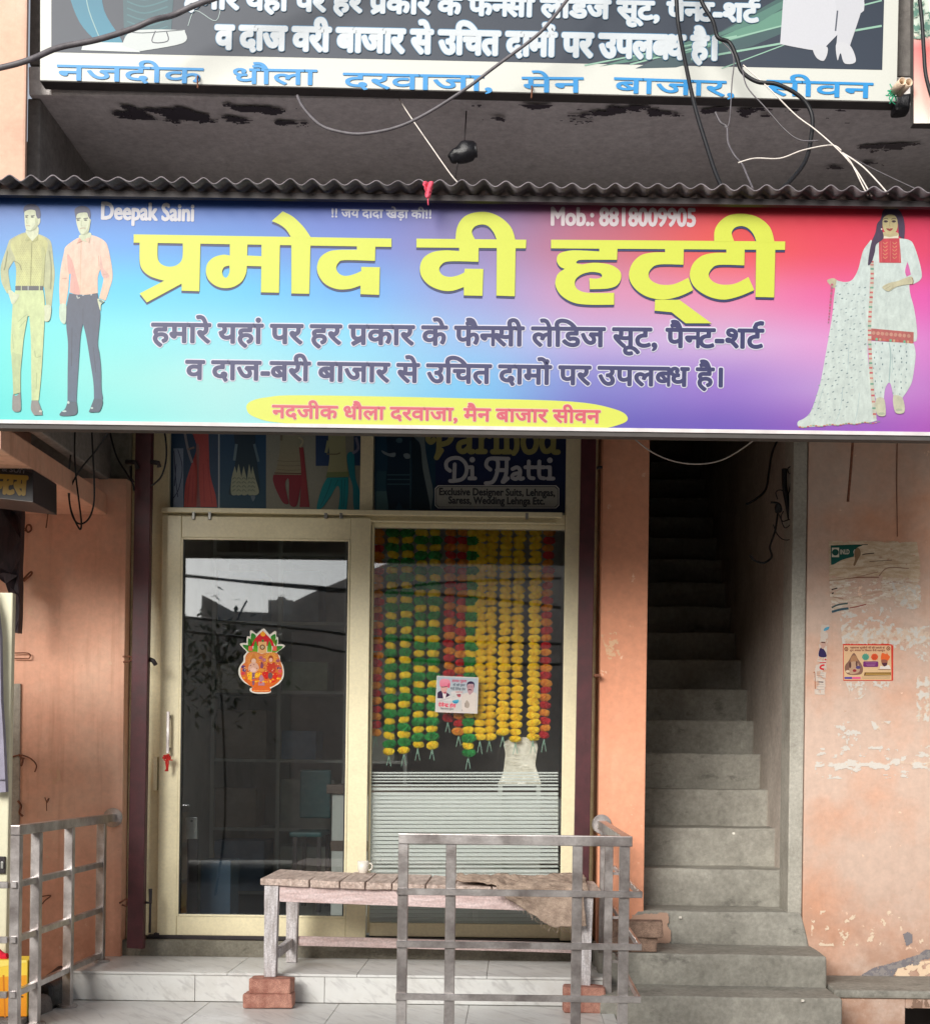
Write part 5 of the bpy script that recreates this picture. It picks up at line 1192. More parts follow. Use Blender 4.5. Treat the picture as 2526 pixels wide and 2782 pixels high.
Ps('i', [(370, 900), (1000, 860), (1060, 1130), (1494, 1100), (1494, 1560), (1340, 1540), (1300, 1420), (1050, 1400), (1040, 1330), (400, 1330)], 6.8686, lambda x, y: .08 - .55 * math.exp(-((y - 1220) / 105) ** 2) + (.25 if 1060 > x > 520 and y < 1100 else 0), .014, 7, white, seed=2)
Ps('i', [(1020, 560), (1370, 600), (1385, 860), (1280, 900), (1060, 860)], 6.8684, -.12, .014, 7, white, seed=5)
Ps('i', [(440, 1790), (700, 1790), (690, 2016), (520, 2016)], 6.8686, lambda x, y: -.15 + .6 * abs(((x - 520 - (y - 1790) * .25) % 130) - 60) / 100, .02, 6, white, seed=3)
Ps('i', [(1340, 1720), (1494, 1740), (1494, 2300), (1330, 2300), (1320, 1900)], 6.8686, -.12, .014, 7, white, seed=6)
Ps('i', [(760, 1790), (1000, 1800), (960, 1900), (800, 1880)], 6.8686, .05, .03, 6, white, seed=7)
Ps('b4', [(1260, 0), (1420, 0), (1420, 160), (1300, 150)], 6.8686, .12, .02, 5, white, seed=8); Ps('b4', [(1150, 150), (1830, 140), (1830, 340), (1150, 340)], 6.8686, lambda x, y: .44 - .42 * math.exp(-((y - 250) / 24) ** 2) - (.22 * math.exp(-((y - 225) / 50) ** 2) if x > 1660 else 0), .02, 5, white, seed=9, stretch=(.7, 1.4))
Ps('b4', [(1480, 0), (1600, 0), (1580, 60), (1500, 50)], 6.8686, -.1, .02, 5, white, seed=10)
Ps('b4', [(1130, 1120), (1830, 1120), (1830, 1330), (1130, 1330)], 6.8686, .52, .02, 4, (226, 206, 182), seed=11)
# narrow strip of a blue and white bill
sb2 = thing('narrow_bill', at('i', 150, 1500, 6.868), 'narrow torn strip of a white bill with red and blue print beside the stair jamb', 'poster')
torn('paper', 'i', [(140, 1090), (240, 1090), (215, 1300), (205, 1600), (180, 1960), (60, 1960), (50, 1700), (100, 1480), (120, 1290)], 6.8686, -.3, .016, 7, lambda x, y, v: (206, 192, 180), PAPER, sb2, 21)
k = Ink(6.8668, .00006); k.z = 'i'
k.poly([(172, 1165), (185, 1130), (240, 1112), (225, 1150)], (90, 160, 190)); k.poly([(110, 1480), (120, 1395), (150, 1375), (195, 1430), (200, 1490)], (52, 42, 84)); k.poly([(140, 1370), (150, 1310), (190, 1305), (190, 1360), (160, 1390)], (196, 160, 146)); k.stroke([(140, 1308), (190, 1312)], 14, (90, 56, 50)); k.stroke([(120, 1562), (200, 1560)], 12, (200, 50, 56)); k.stroke([(180, 1590), (140, 1600), (130, 1630), (175, 1645)], 22, (206, 48, 56)); k.stroke([(185, 1530), (200, 1515)], 18, (200, 60, 64))
for y in (1690, 1720, 1750, 1800, 1830, 1860, 1895): k.stroke([(80, y), (175, y + 2)], 4, (160, 150, 146), smooth=False, up=0)
k.k += 1; k.stroke([(105, 1800), (165, 1804)], 14, (110, 100, 100)); k.stroke([(45, 1690), (60, 1690), (64, 1890)], 10, (168, 110, 80))
k.build('printed_marks', PAPER, sb2)
# plaster where the paint has fallen off, low on the right wall
pp = [(1415, 1505), (1500, 1455), (1620, 1425), (1760, 1380), (1800, 1350), (1850, 1350), (1850, 1400), (1780, 1410), (1760, 1440), (1640, 1460), (1610, 1512)]
torn('peeled_patch', 'b4', pp, 6.8685, -.55, .03, 4, lambda x, y, v: (126, 122, 126) if v < .1 else (146, 140, 138), PAPER, bld, 31)
torn('peeled_patch', 'b4', [(1670, 1260), (1700, 1245), (1728, 1260), (1724, 1310), (1690, 1330), (1680, 1290)], 6.8685, -.6, .03, 4, lambda x, y, v: (130, 126, 130), PAPER, bld, 32)
torn('peeled_patch', 'b4', [(1620, 1500), (1640, 1460), (1780, 1420), (1850, 1410), (1850, 1530), (1700, 1520)], 6.8688, -.1, .02, 5, lambda x, y, v: (232, 206, 176), PAPER, bld, 33)
torn('drain_stain', 'b4', [(1700, 1700), (1710, 1640), (1740, 1620), (1800, 1615), (1830, 1690)], 6.4127, -.1, .012, 5, (142, 116, 100), PAPER, pl, 34, (3, 1))
torn('paint_overlap', 'b4', [(70, 1145), (275, 1132), (290, 1160), (282, 1215), (304, 1240), (296, 1312), (60, 1318)], 6.850, -3, .03, 6, (190, 156, 136), PAPER, bld, 41)
torn('peeled_patch', 'z6', [(1720, 1270), (1810, 1255), (1830, 1400), (1760, 1420)], 6.8686, .1, .03, 5, (228, 186, 150), PAPER, bld, 35)
torn('peeled_patch', 'b1', [(290, 280), (350, 280), (370, 390), (320, 400)], 6.8686, .15, .03, 4, (228, 190, 160), PAPER, bld, 36)

for (z, x, y, d, lab) in (('b4', 670, 662, 7.13, 'white paper flake stuck on a riser in the middle of the stairs'), ('b4', 355, 1158, 6.855, 'small white paint fleck on the riser beside the dusty bricks'), ('b4', 1078, 1650, 6.19, 'tiny pale scrap of paper on the lowest step edge')):
    c = at(z, x, y, d); b = MB(); b.grid(lambda u, v: c + Vector(((u - .5) * .013 + .004 * noise.noise(Vector((u * 3, v * 3, x))), -.003 - .002 * u, (v - .5) * .011 * (1 + .5 * noise.noise(Vector((u * 4, v * 2, y)))))), 6, 6)
    tag(b.build('paper_flake', M['porcelain']), lab, 'litter')
# ------------------------------------------------------------------ bench, what lies on it, bricks under it
be = thing('wooden_bench', (-.4, -.5, ZU), 'old plank topped wooden bench with chalky legs in front of the shop window', 'bench')
def bz(x, z0=.971): return z0 - .024 * (x + 1.14)
Xa, Xb = -1.155, .40
xs = [Xa, -.93, -.79, -.675, -.555, -.40, -.27, -.10, .03, .18, .29, Xb]
b = MB()
for a, c in zip(xs, xs[1:]):
    b2 = [Vector((a + .003, -.735 + rnd.uniform(-.008, .006), bz(a))), Vector((c - .003, -.735 + rnd.uniform(-.008, .006), bz(c)))]
    t_ = .032
    b.hexa([b2[0], b2[1], b2[1] - Vector((0, 0, t_)), b2[0] - Vector((0, 0, t_))] + [Vector((a + .003 + rnd.uniform(-.004, .004), -.21, bz(a) + rnd.uniform(-.003, .004))), Vector((c - .003, -.21, bz(c) + rnd.uniform(-.003, .004))), Vector((c - .003, -.21, bz(c) - t_)), Vector((a + .003, -.21, bz(a) - t_))], .004, 2)
b.rough_up(.0035, 14, 2); b.build('seat', M['wood_top'], be)
def apron(name, y0, y1, x0, x1, dz0, dz1, m):
    b = MB(); b.hexa([Vector((x0, y0, bz(x0) - dz0)), Vector((x1, y0, bz(x1) - dz0)), Vector((x1, y0, bz(x1) - dz1)), Vector((x0, y0, bz(x0) - dz1)), Vector((x0, y1, bz(x0) - dz0)), Vector((x1, y1, bz(x1) - dz0)), Vector((x1, y1, bz(x1) - dz1)), Vector((x0, y1, bz(x0) - dz1))], .003)
    b.rough_up(.002, 12, 3); b.build(name, m, be)
apron('apron', -.712, -.686, -1.068, .30, .034, .105, M['wood_pink']); apron('apron', -.262, -.236, -1.06, .30, .034, .10, M['wood_pink'])
def leg(x0, x1, y0, y1, z0, taper=.008):
    b = MB(); zt = bz((x0 + x1) / 2) - .033
    b.hexa([Vector((x0, y0, zt)), Vector((x1, y0, zt)), Vector((x1 - taper, y0, z0)), Vector((x0 + taper * .3, y0, z0)), Vector((x0, y1, zt)), Vector((x1, y1, zt)), Vector((x1 - taper, y1, z0)), Vector((x0 + taper * .3, y1, z0))], .004)
    b.rough_up(.003, 11, 5); b.build('leg', M['wood_leg'], be)
leg(-1.136, -1.072, -.722, -.664, .520); leg(-1.108, -1.048, -.285, -.232, ZU + .001); leg(.302, .362, -.722, -.664, .498); leg(.30, .36, -.285, -.232, ZU + .001)
b = MB(); b.hexa([Vector(p) for p in ((-1.05, -.262, .650), (.30, -.262, .632), (.30, -.262, .585), (-1.05, -.262, .604), (-1.05, -.238, .650), (.30, -.238, .632), (.30, -.238, .585), (-1.05, -.238, .604))], .003); b.rough_up(.002, 12, 3); b.build('stretcher', M['wood_pink'], be)
MB().box(-1.10, -1.072, -.664, -.285, .60, .642, .003).rough_up(.002, 12, 2).build('stretcher', M['wood_leg'], be); MB().box(.312, .338, -.664, -.285, .585, .625, .003).rough_up(.002, 12, 2).build('stretcher', M['wood_leg'], be)
# jute sack
def sack(u, v):
    x = -.26 + .60 * u + .03 * noise.noise(Vector((u * 3, v * 3, 0))); y = -.765 + .50 * v * (1 - .15 * (1 - u))
    if u < .35: y = -.60 + (y + .60) * (1 - .5 * (.35 - u) / .35)
    zz = bz(x) + .010 + .036 * max(0, noise.noise(Vector((u * 3.0 + 3, v * 2.4, 7)))) + .034 * (.5 - abs(noise.noise(Vector((u * 5 + v * 4, v * 3 - u, 2))))) ** 2 * 4 * .5 + .012 * abs(noise.noise(Vector((u * 14 + v * 3, v * 9, 2)))) + .03 * math.exp(-((v - .25 - .3 * u) / .12) ** 2) * (1 - .5 * u)
    if y < -.738 and u > .3: zz -= min(.022, (-.738 - y) * 1.2)
    return Vector((x, y, zz))
b = MB(); b.grid(sack, 80, 60)
o = b.build('jute_sack', M['jute']); o.modifiers.new('thick', 'SOLIDIFY').thickness = .006
tag(o, 'crumpled brown jute sack spread on the bench top behind the front railing', 'sack')
def flap(u, v):
    x = -.02 + .33 * u - .10 * v * (1 - u) + .02 * v; y = -.746 - .012 - .012 * math.sin(u * 7 + v * 2) - .008 * noise.noise(Vector((u * 6, v * 5, 3)))
    lim = .045 + .135 * min(1, max(0, (u - .12) * 2.0)) - .03 * max(0, u - .7)
    return Vector((x, y, bz(x) + .012 - v * lim + .006 * noise.noise(Vector((u * 14, v * 4, 1)))))
b = MB(); b.grid(flap, 60, 24); fl = b.build('hanging_flap', M['jute'], o); fl.modifiers.new('thick', 'SOLIDIFY').thickness = .005
b = MB()
for i in range(26):
    p = flap(.15 + .03 * i, 1); b.tube([p, p + Vector((rnd.uniform(-.01, .01), -.004, -.012)), p + Vector((rnd.uniform(-.016, .016), -.006, -.026))], .0009, 4)
b.build('fringe', M['jute'], o)
# cup
cp = at('b2', 748, 880, 6.72); cp.z = bz(cp.x) + .002; cu = thing('tea_cup', cp, 'small white china tea cup standing on the bench top', 'cup')
b = MB(); b.lathe(cp, [(.0, .001), (.018, .001), (.02, .004), (.026, .02), (.0275, .06), (.0265, .06), (.024, .02), (.0, .006)], 28); b.build('body', M['porcelain'], cu)
b = MB(); b.tube([cp + Vector(q) for q in ((.026, 0, .05), (.040, 0, .048), (.044, 0, .032), (.036, 0, .018), (.0255, 0, .016))], .0032, 8); b.build('handle', M['porcelain'], cu)
# bricks
def brick_mesh(l, w_, h_, seed, m):
    b = MB(); b.box(-l / 2, l / 2, -w_ / 2, w_ / 2, 0, h_, .010, 3)
    bmesh.ops.subdivide_edges(b.bm, edges=b.bm.edges[:], cuts=3, use_grid_fill=True)
    for v in b.bm.verts: v.co += noise.noise_vector((v.co + Vector((seed, 0, 0))) * 18) * .005 + noise.noise_vector((v.co + Vector((seed, 3, 0))) * 60) * .0016
    me = b.mesh('brick'); me.materials.append(m); return me
def brick(p, rz, l, w_, h_, seed, m, label):
    o = bpy.data.objects.new('brick', brick_mesh(l, w_, h_, seed, m)); COL.objects.link(o); o.location = p; o.rotation_euler = (0, 0, rz); tag(o, label, 'brick', 'loose bricks propping things up')
brick((-1.105, -.735, ZL + .001), .03, .222, .105, .066, 1, M['brick'], 'red brick lowest under the front bench leg nearest the door handle')
brick((-1.095, -.725, ZL + .066), -.05, .19, .105, .068, 2, M['brick'], 'red brick resting on another directly under the bench leg nearest the door handle')
brick((.33, -.74, ZL + .001), .02, .20, .105, .058, 3, M['brick'], 'red brick lowest under the bench leg inside the railing corner')
brick((.325, -.72, ZL + .058), -.03, .19, .105, .056, 4, M['brick'], 'red brick on top under the bench leg inside the railing corner')
brick((.56, -.42, .622), .10, .24, .11, .072, 5, M['brown_brick'], 'dusty brown brick lying lower on the cement step beside the railing')
brick((.585, -.42, .692), -.06, .25, .115, .075, 6, M['brown_brick'], 'dusty brown brick stacked above another on the cement step beside the railing')

# ------------------------------------------------------------------ steel railings
RT = 1.2335
def rail_thing(name, loc, label): return thing(name, loc, label, 'railing', 'stainless steel railings on the shop platform')
def rpost(p, x, y, z0, parent, w_=.0385, flange=True):
    MB().box(x - w_ / 2, x + w_ / 2, y - w_ / 2, y + w_ / 2, z0, RT - .0405, .002, 1).build('post', M['steel'], parent)
    if flange: MB().disc(Vector((x, y, z0 + .006)), .046, .012, 'z').build('foot_flange', M['steel'], parent)
LX = -2.0
rl = rail_thing('steel_railing', (LX, -.9, ZL), 'stainless steel railing running out from the left pink wall beside the yellow carton')
MB().box(LX - .0195, LX + .0195, -1.478, WY - .012, RT - .04, RT, .003, 2).build('top_rail', M['steel'], rl)
MB().disc(Vector((LX, WY - .008, RT - .02)), .048, .016).build('wall_flange', M['steel'], rl)
rpost(rl, LX, -.32, ZU, rl); rpost(rl, LX, -.80, ZL, rl); rpost(rl, LX, -1.225, ZL, rl); rpost(rl, LX, -1.459, ZL, rl)
LV = (.995, .775, .555)
for z_ in LV:
    MB().box(LX - .012, LX + .012, -1.49, -.345, z_ - .013, z_ + .013, .002, 1).build('mid_rail', M['steel'], rl)
    MB().box(LX - .075, LX - .022, -1.492, -1.468, z_ - .014, z_ + .012, .002, 1).build('rail_end', M['steel'], rl)
FY = -1.70
rf = rail_thing('steel_railing', (0, FY, ZL), 'stainless steel corner railing standing in front of the bench and turning back to the pier')
MB().box(-.444, .452, FY - .0195, FY + .0195, RT - .04, RT, .003, 2).build('top_rail', M['steel'], rf)
MB().box(.412, .451, FY + .0205, WY - .012, RT - .04, RT - .001, .003, 2).build('side_top_rail', M['steel'], rf)
MB().disc(Vector((.432, WY - .008, RT - .02)), .048, .016).build('wall_flange', M['steel'], rf)
fx = [(at('b2', 987, 800, 5.3).x), (at('b2', 1268, 800, 5.3).x), (at('b3', 697, 1000, 5.3).x), (at('b3', 1010, 1000, 5.3).x)]
for x in fx: rpost(rf, x, FY, 0.1, rf, flange=False)
rpost(rf, .432, -.70, ZL, rf); rpost(rf, .432, -.36, ZU, rf)
for z_ in (1.053, .885, .718):
    pass
for zz in ((1005, ), (1315, ), (1625, )):
    a = at('b2', 957, zz[0], 5.28); z_ = a.z
    MB().box(-.446, .492, FY - .033, FY - .0205, z_ - .0125, z_ + .0125, .0015, 1).build('mid_rail', M['steel'], rf)
    MB().box(.479, .4915, FY - .0195, -.345, z_ - .0125, z_ + .0125, .0015, 1).build('side_mid_rail', M['steel'], rf)
    for y in (FY, -.70, -.36): MB().box(.452, .4785, y - .006, y + .006, z_ - .006, z_ + .006).build('rail_pin', M['steel'], rf)

# ------------------------------------------------------------------ left edge: the next shop
lg = thing('neighbour_ledge', (-2.5, -.7, 2.72), 'pink plastered concrete ledge jutting out above the black and yellow sign', 'ledge')
b = MB(); b.box(-6, -2.05, -1.55, WY - .002, 2.722, 2.825, .006); b.rough_up(.004, 4, 6); b.build('slab', M['pink_left'], lg)
MB().box(-6, -2.3, -1.5, -.5, 2.828, 3.2, .01).build('parapet', M['pale_pink'], lg)
uw = thing('neighbour_upper_wall', (-3, -1.3, 3.0), 'pale pink upper wall of the next house at the upper left', 'wall')
MB().box(-6, -2.052, -1.32, -1.295, 3.205, 6.2, .01).build('wall_face', M['pale_pink'], uw)
ns = thing('neighbour_sign', (-2.4, -.75, 2.4), 'black sign with yellow Hindi letters partly cut off under the pink ledge', 'signboard')
sc = [at('c4', -500, 250, 5.8), at('c4', 300, 285, 5.8), at('c4', 302, 552, 5.8), at('c4', -500, 460, 5.8)]
sc[0].z = sc[1].z = 2.719
MB().slab([p + Vector((0, .002, 0)) for p in sc], .30, .003).build('box', mat('grey_black_sheet', (62, 54, 56), .5, .3, 9, .1), ns)
k = Ink(5.8, .0002); k.z = 'c4'
k.poly([(-500, 60, 1), (298, 285, 1), (300, 550, 1), (-500, 458, 1)], (30, 30, 36), smooth=False)
k.stroke([(-500, 462), (300, 549)], 5, (150, 146, 140), smooth=False)
line('गारमे<नटस', 'c4', -330, 450, 'c4', 236, 482, 48, (186, 152, 44), .05, None, 0, k); line('KURTI & SUIT', 'c4', -220, 243, 'c4', 238, 290, 12, (130, 130, 136), .02, None, 0, k)
k.build('printed_face', PRINT, ns)
tpn = MB(); prf = [(-60, 520), (215, 545), (218, 700), (210, 900), (190, 1200), (182, 1420), (168, 1580), (150, 1740), (120, 1740), (118, 1560), (60, 1300), (-60, 1200)]
vs0 = [tpn.bm.verts.new(at('c4', x, y, 6.55)) for x, y in prf]; f0 = tpn.bm.faces.new(vs0)
ex = bmesh.ops.extrude_face_region(tpn.bm, geom=[f0]); bmesh.ops.translate(tpn.bm, verts=[v for v in ex['geom'] if isinstance(v, bmesh.types.BMVert)], vec=(0, .05, 0))
bmesh.ops.triangulate(tpn.bm, faces=tpn.bm.faces[:]); bmesh.ops.subdivide_edges(tpn.bm, edges=tpn.bm.edges[:], cuts=4)
for v in tpn.bm.verts: v.co.y += .03 * math.sin(v.co.x * 60 + v.co.z * 3) + .02 * noise.noise(v.co * 8)
bmesh.ops.recalc_face_normals(tpn.bm, faces=tpn.bm.faces[:]); tag(tpn.build('hanging_tarpaulin', M['tarp']), 'dark folded tarpaulin hanging under the black and yellow sign', 'tarpaulin')
cb = thing('cream_cupboard', (-2.4, -1.1, .3), 'cream painted sheet metal cupboard edge at the left side of the photo', 'cupboard')
p0, p1 = at('z5', 76, 1022, 5.9), at('b1', 30, 1430, 5.9)
b = MB(); xr0, xr1 = p0.x, p1.x
b.hexa([Vector((-3.2, -1.1, p0.z)), Vector((xr0, -1.1, p0.z)), Vector((xr1, -1.1, .3)), Vector((-3.2, -1.1, .3)), Vector((-3.2, -1.06, p0.z)), Vector((xr0, -1.06, p0.z)), Vector((xr1, -1.06, .3)), Vector((-3.2, -1.06, .3))], .006); b.build('body', M['cream_panel'], cb)
q0, q1 = at('b1', -20, 800, 5.88), at('b1', 24, 902, 5.88); MB().box(q0.x, q1.x, -1.112, -1.101, q1.z, q0.z, .002).build('latch', M['dark_steel'], cb)
q0, q1 = at('b1', 2, 830, 5.88), at('b1', 18, 872, 5.88); MB().box(q0.x, q1.x, -1.118, -1.1125, q1.z, q0.z, .002).build('latch_bolt', M['dim_plate'], cb)
a_, c_ = at('z5', 70, 1560, 6.85), at('b1', 108, 600, 6.85)
b = MB(); b.box(-2.6, c_.x, WY - .014, WY - .0015, .3, a_.z, .004); b.rough_up(.004, 12, 4); b.build('bare_plaster_strip', M['jamb'], bld)
gp = [(-60, -800), (-14, -640), (0, -500), (6, -120), (18, 60), (30, 330), (34, 418), (-60, 425)]
b = MB(); vs0 = [b.bm.verts.new(at('b1', x, y, 5.84)) for x, y in gp]; f0 = b.bm.faces.new(vs0)
ex = bmesh.ops.extrude_face_region(b.bm, geom=[f0]); bmesh.ops.translate(b.bm, verts=[v for v in ex['geom'] if isinstance(v, bmesh.types.BMVert)], vec=(0, .03, 0)); bmesh.ops.recalc_face_normals(b.bm, faces=b.bm.faces[:])
o = b.build('hanging_garment', M['grey_cloth']); tag(o, 'grey garment sleeve hanging at the left edge over the cream cupboard', 'garment')
b = MB(); b.tube([at('b1', -60, 338, 5.83), at('b1', 29, 345, 5.83)], .003, 6); b.build('hem', M['grey_cloth'], o)
# carton, red cloth, dark gap filler and stone down at the railing foot
p0, p1 = at('b1', -120, 1410, 5.75), at('b1', 158, 1745, 5.75)
yc = thing('yellow_carton', (-2.15, -1.0, p1.z), 'yellow and orange printed carton standing behind the left railing post', 'carton')
MB().box(p0.x, p1.x, -1.249, -1.115, p1.z, p0.z, .003).build('box', mat('yellow_card', (232, 198, 64), .55, .06, 8, .05), yc)
k = Ink(5.7505, .0002); k.z = 'b1'
k.poly([(-110, 1520, 1), (157, 1500, 1), (157, 1744, 1), (-110, 1744, 1)], ((226, 156, 44), (222, 140, 36)), smooth=False); k.poly([(-110, 1412, 1), (157, 1412, 1), (157, 1425, 1), (-110, 1470, 1)], (238, 216, 110), smooth=False)
line('ice', 'b1', 118, 1588, 'b1', 142, 1588, 8, (80, 60, 40), .02, None, 0, k); k.stroke([(120, 1625), (138, 1630)], 10, (90, 66, 44)); k.stroke([(20, 1500), (30, 1750)], 10, (200, 120, 40), smooth=False)
k.build('printed_front', PAPER, yc)
MB().box(p0.x, p1.x, -1.3, -1.115, 0, p1.z - .004, .01).rough_up(.006, 8, 3).build('stone_block', M['stone']); tag(bpy.data.objects['stone_block'], 'grey stone block carrying the yellow carton at the left edge', 'stone')
b = MB(); b.tube([at('b1', -60, 1330, 5.82), at('b1', -10, 1375, 5.81), at('b1', 22, 1395, 5.80), at('b1', 44, 1392, 5.80)], lambda t: .020 - .004 * t, 12); b.rough_up(.004, 30); tag(b.build('red_cloth_roll', mat('crimson_cloth', (206, 24, 52), .85, .15, 20, .4)), 'crimson rolled cloth lying on the yellow carton', 'cloth')
b = MB(); q = at('b1', 300, 1520, 6.5); b.box(-2.2, -2.045, -.9, -.35, ZL - .1, q.z + .03, .03, 3); b.rough_up(.02, 9, 4); tag(b.build('dark_gap_lump', M['plain_black']), 'black lump filling the dark gap behind the left railing', 'sack')  # black lump stands in for the shaded gap under the wall
b = MB(); b.box(-2.3, -2.045, -1.12, -.86, ZL - .12, .46, .03, 3); b.rough_up(.016, 8, 4); tag(b.build('grey_rock', M['stone']), 'grey broken stone lying between the left railing posts', 'stone')

# ------------------------------------------------------------------ wires, hooks and other small things
def wire(name, pts, r, m, label, cat='cable', group=None, extra=None):
    b = MB(); b.tube([at(*p) for p in pts], r, 7); o = b.build(name, m); tag(o, label, cat, group)
    return o
G_ = 'wires hanging in front of the building'
wire('overhead_cable', [('z1', -200, 300, 5.4), ('z1', 0, 265, 5.4), ('z1', 120, 232, 5.4), ('z1', 230, 186, 5.42), ('z1', 380, 155, 5.44), ('z1', 520, 112, 5.46), ('z1', 600, 78, 5.46), ('z1', 680, 58, 5.5), ('z1', 760, 22, 5.5), ('z1', 900, -30, 5.5), ('z1', 1200, -150, 5.5), ('z1', 2000, -520, 5.5), ('z1', 2900, -980, 5.5)], .0115, M['grey_cable'], 'thick grey twisted cable crossing the upper left corner', group=G_)
wire('slack_cable', [('z1', 1170, 375, 5.72), ('z1', 1195, 425, 5.7), ('z1', 1260, 490, 5.66), ('z1', 1340, 518, 5.64), ('z1', 1430, 525, 5.62), ('z1', 1560, 500, 5.6), ('z1', 1680, 445, 5.58), ('z1', 1830, 350, 5.56), ('z2', 120, 260, 5.54), ('z2', 280, 140, 5.52), ('z2', 345, 70, 5.5), ('z2', 400, 0, 5.5), ('z2', 520, -160, 5.5), ('z2', 800, -700, 5.5)], .0065, M['grey_cable'], 'slack grey cable drooping across the middle of the balcony board', group=G_)
wire('drop_cable', [('z2', 800, -900, 5.55), ('z2', 820, -200, 5.55), ('z2', 832, 0, 5.55), ('z2', 840, 100, 5.55), ('z2', 870, 260, 5.5), ('z2', 905, 420, 5.45), ('z2', 950, 570, 5.4), ('z2', 990, 690, 5.35), ('z2', 1030, 770, 5.3)], .0085, M['cable'], 'straight thick black cable dropping from the board to the awning', group=G_)
wire('looped_cable', [('z2', 840, -900, 5.6), ('z2', 895, -140, 5.6), ('z2', 930, 0, 5.6), ('z2', 975, 80, 5.58), ('z2', 995, 145, 5.56), ('z2', 1040, 165, 5.56), ('z2', 1068, 220, 5.55), ('z2', 1090, 280, 5.55), ('z2', 1150, 320, 5.52), ('z2', 1230, 330, 5.5), ('z2', 1320, 380, 5.5), ('z2', 1365, 450, 5.5), ('z2', 1362, 540, 5.48), ('z2', 1340, 630, 5.45), ('z2', 1290, 700, 5.4), ('z2', 1235, 755, 5.3)], .0085, M['cable'], 'black cable bulging in a wide loop over the right of the soffit', group=G_)
wire('thin_wire', [('z2', 990, 145, 5.57), ('z2', 1055, 215, 5.55), ('z2', 1050, 330, 5.55), ('z2', 1040, 480, 5.5), ('z2', 1020, 500, 5.5)], .0025, M['grey_cable'], 'thin wire hanging straight down from the cable knot', group=G_)
wire('thin_wire', [('z2', 985, 440, 5.5), ('z2', 1005, 480, 5.5), ('z2', 1030, 500, 5.5), ('z2', 1035, 560, 5.48), ('z2', 1060, 610, 5.45), ('z2', 1090, 645, 5.45), ('z2', 1110, 690, 5.4), ('z2', 1132, 740, 5.3)], .0045, M['grey_cable'], 'knotted frayed grey wire end hanging over the soffit', group=G_)
wire('thin_wire', [('z2', 1075, 640, 5.45), ('z2', 1140, 622, 5.45), ('z2', 1240, 622, 5.45), ('z2', 1330, 590, 5.45), ('z2', 1440, 570, 5.45), ('z2', 1480, 590, 5.4)], .0028, M['white_wire'], 'pale thin wire running sideways below the cable loop', group=G_)
wire('thin_wire', [('z2', 1090, 260, 5.55), ('z2', 1110, 340, 5.52), ('z2', 1180, 420, 5.5), ('z2', 1260, 510, 5.48), ('z2', 1320, 550, 5.46), ('z2', 1390, 552, 5.45)], .0026, M['grey_cable'], 'thin grey wire sagging inside the black cable loop', group=G_)
wire('thin_wire', [('z2', 1095, 255, 5.55), ('z2', 1200, 350, 5.5), ('z2', 1300, 450, 5.48), ('z2', 1380, 510, 5.45), ('z2', 1470, 590, 5.4), ('z2', 1540, 670, 5.34), ('z2', 1600, 770, 5.22)], .0028, M['white_wire'], 'pale wire pair running down to the awning at the right, left one', group=G_)
wire('thin_wire', [('z2', 1485, 600, 5.4), ('z2', 1520, 640, 5.36), ('z2', 1565, 730, 5.3), ('z2', 1585, 768, 5.22)], .0028, M['white_wire'], 'short pale wire ending first on the awning at the right', group=G_)
wire('thin_wire', [('z2', 1485, 600, 5.4), ('z2', 1560, 650, 5.35), ('z2', 1620, 710, 5.3), ('z2', 1665, 762, 5.2)], .003, M['white_wire'], 'pale wire running farthest right down to the awning edge', group=G_)
wire('thin_wire', [('z2', 1470, 590, 5.4), ('z2', 1600, 660, 5.4), ('z2', 1780, 745, 5.3), ('z2', 1900, 800, 5.3)], .0016, M['grey_cable'], 'hair thin wire slanting to the right edge below the soffit', group=G_)
wire('thin_wire', [('z1', 1560, 370, 5.8), ('z1', 1610, 450, 5.75), ('z1', 1700, 580, 5.6), ('z1', 1770, 680, 5.45), ('z1', 1808, 725, 5.3)], .0026, M['white_wire'], 'pale straight string slanting down to the awning beside the red rag', group=G_)
wire('side_cable', [('z2', 1740, -900, 5.5), ('z2', 1770, -200, 5.5), ('z2', 1790, 0, 5.5), ('z2', 1800, 100, 5.5), ('z2', 1806, 200, 5.5), ('z2', 1815, 300, 5.5), ('z2', 1850, 420, 5.5), ('z2', 1900, 560, 5.5)], .008, M['cable'], 'black cable running down over the faded poster board at the right', group=G_)
# hanging rag
b = MB(); c = at('z1', 1685, 732, 5.165)
b.grid(lambda u, v: c + Vector(((u - .5) * .036 * (1 - .5 * v) + .006 * noise.noise(Vector((v * 5, u * 3, 0))), -.006 - .008 * math.sin(u * 9 + v * 4), .012 - .062 * v * (1 - .45 * abs(u - .45)))), 14, 18); o = b.build('red_rag', M['pink_cloth']); o.modifiers.new('thick', 'SOLIDIFY').thickness = .004
tag(o, 'pinkish red rag tied to the awning edge above the small Hindi line', 'rag')
b = MB(); b.tube([c + Vector((0, -.01, -.045)), c + Vector((.002, -.01, -.075))], .0025, 6); b.build('knot_end', M['pink_cloth'], o)
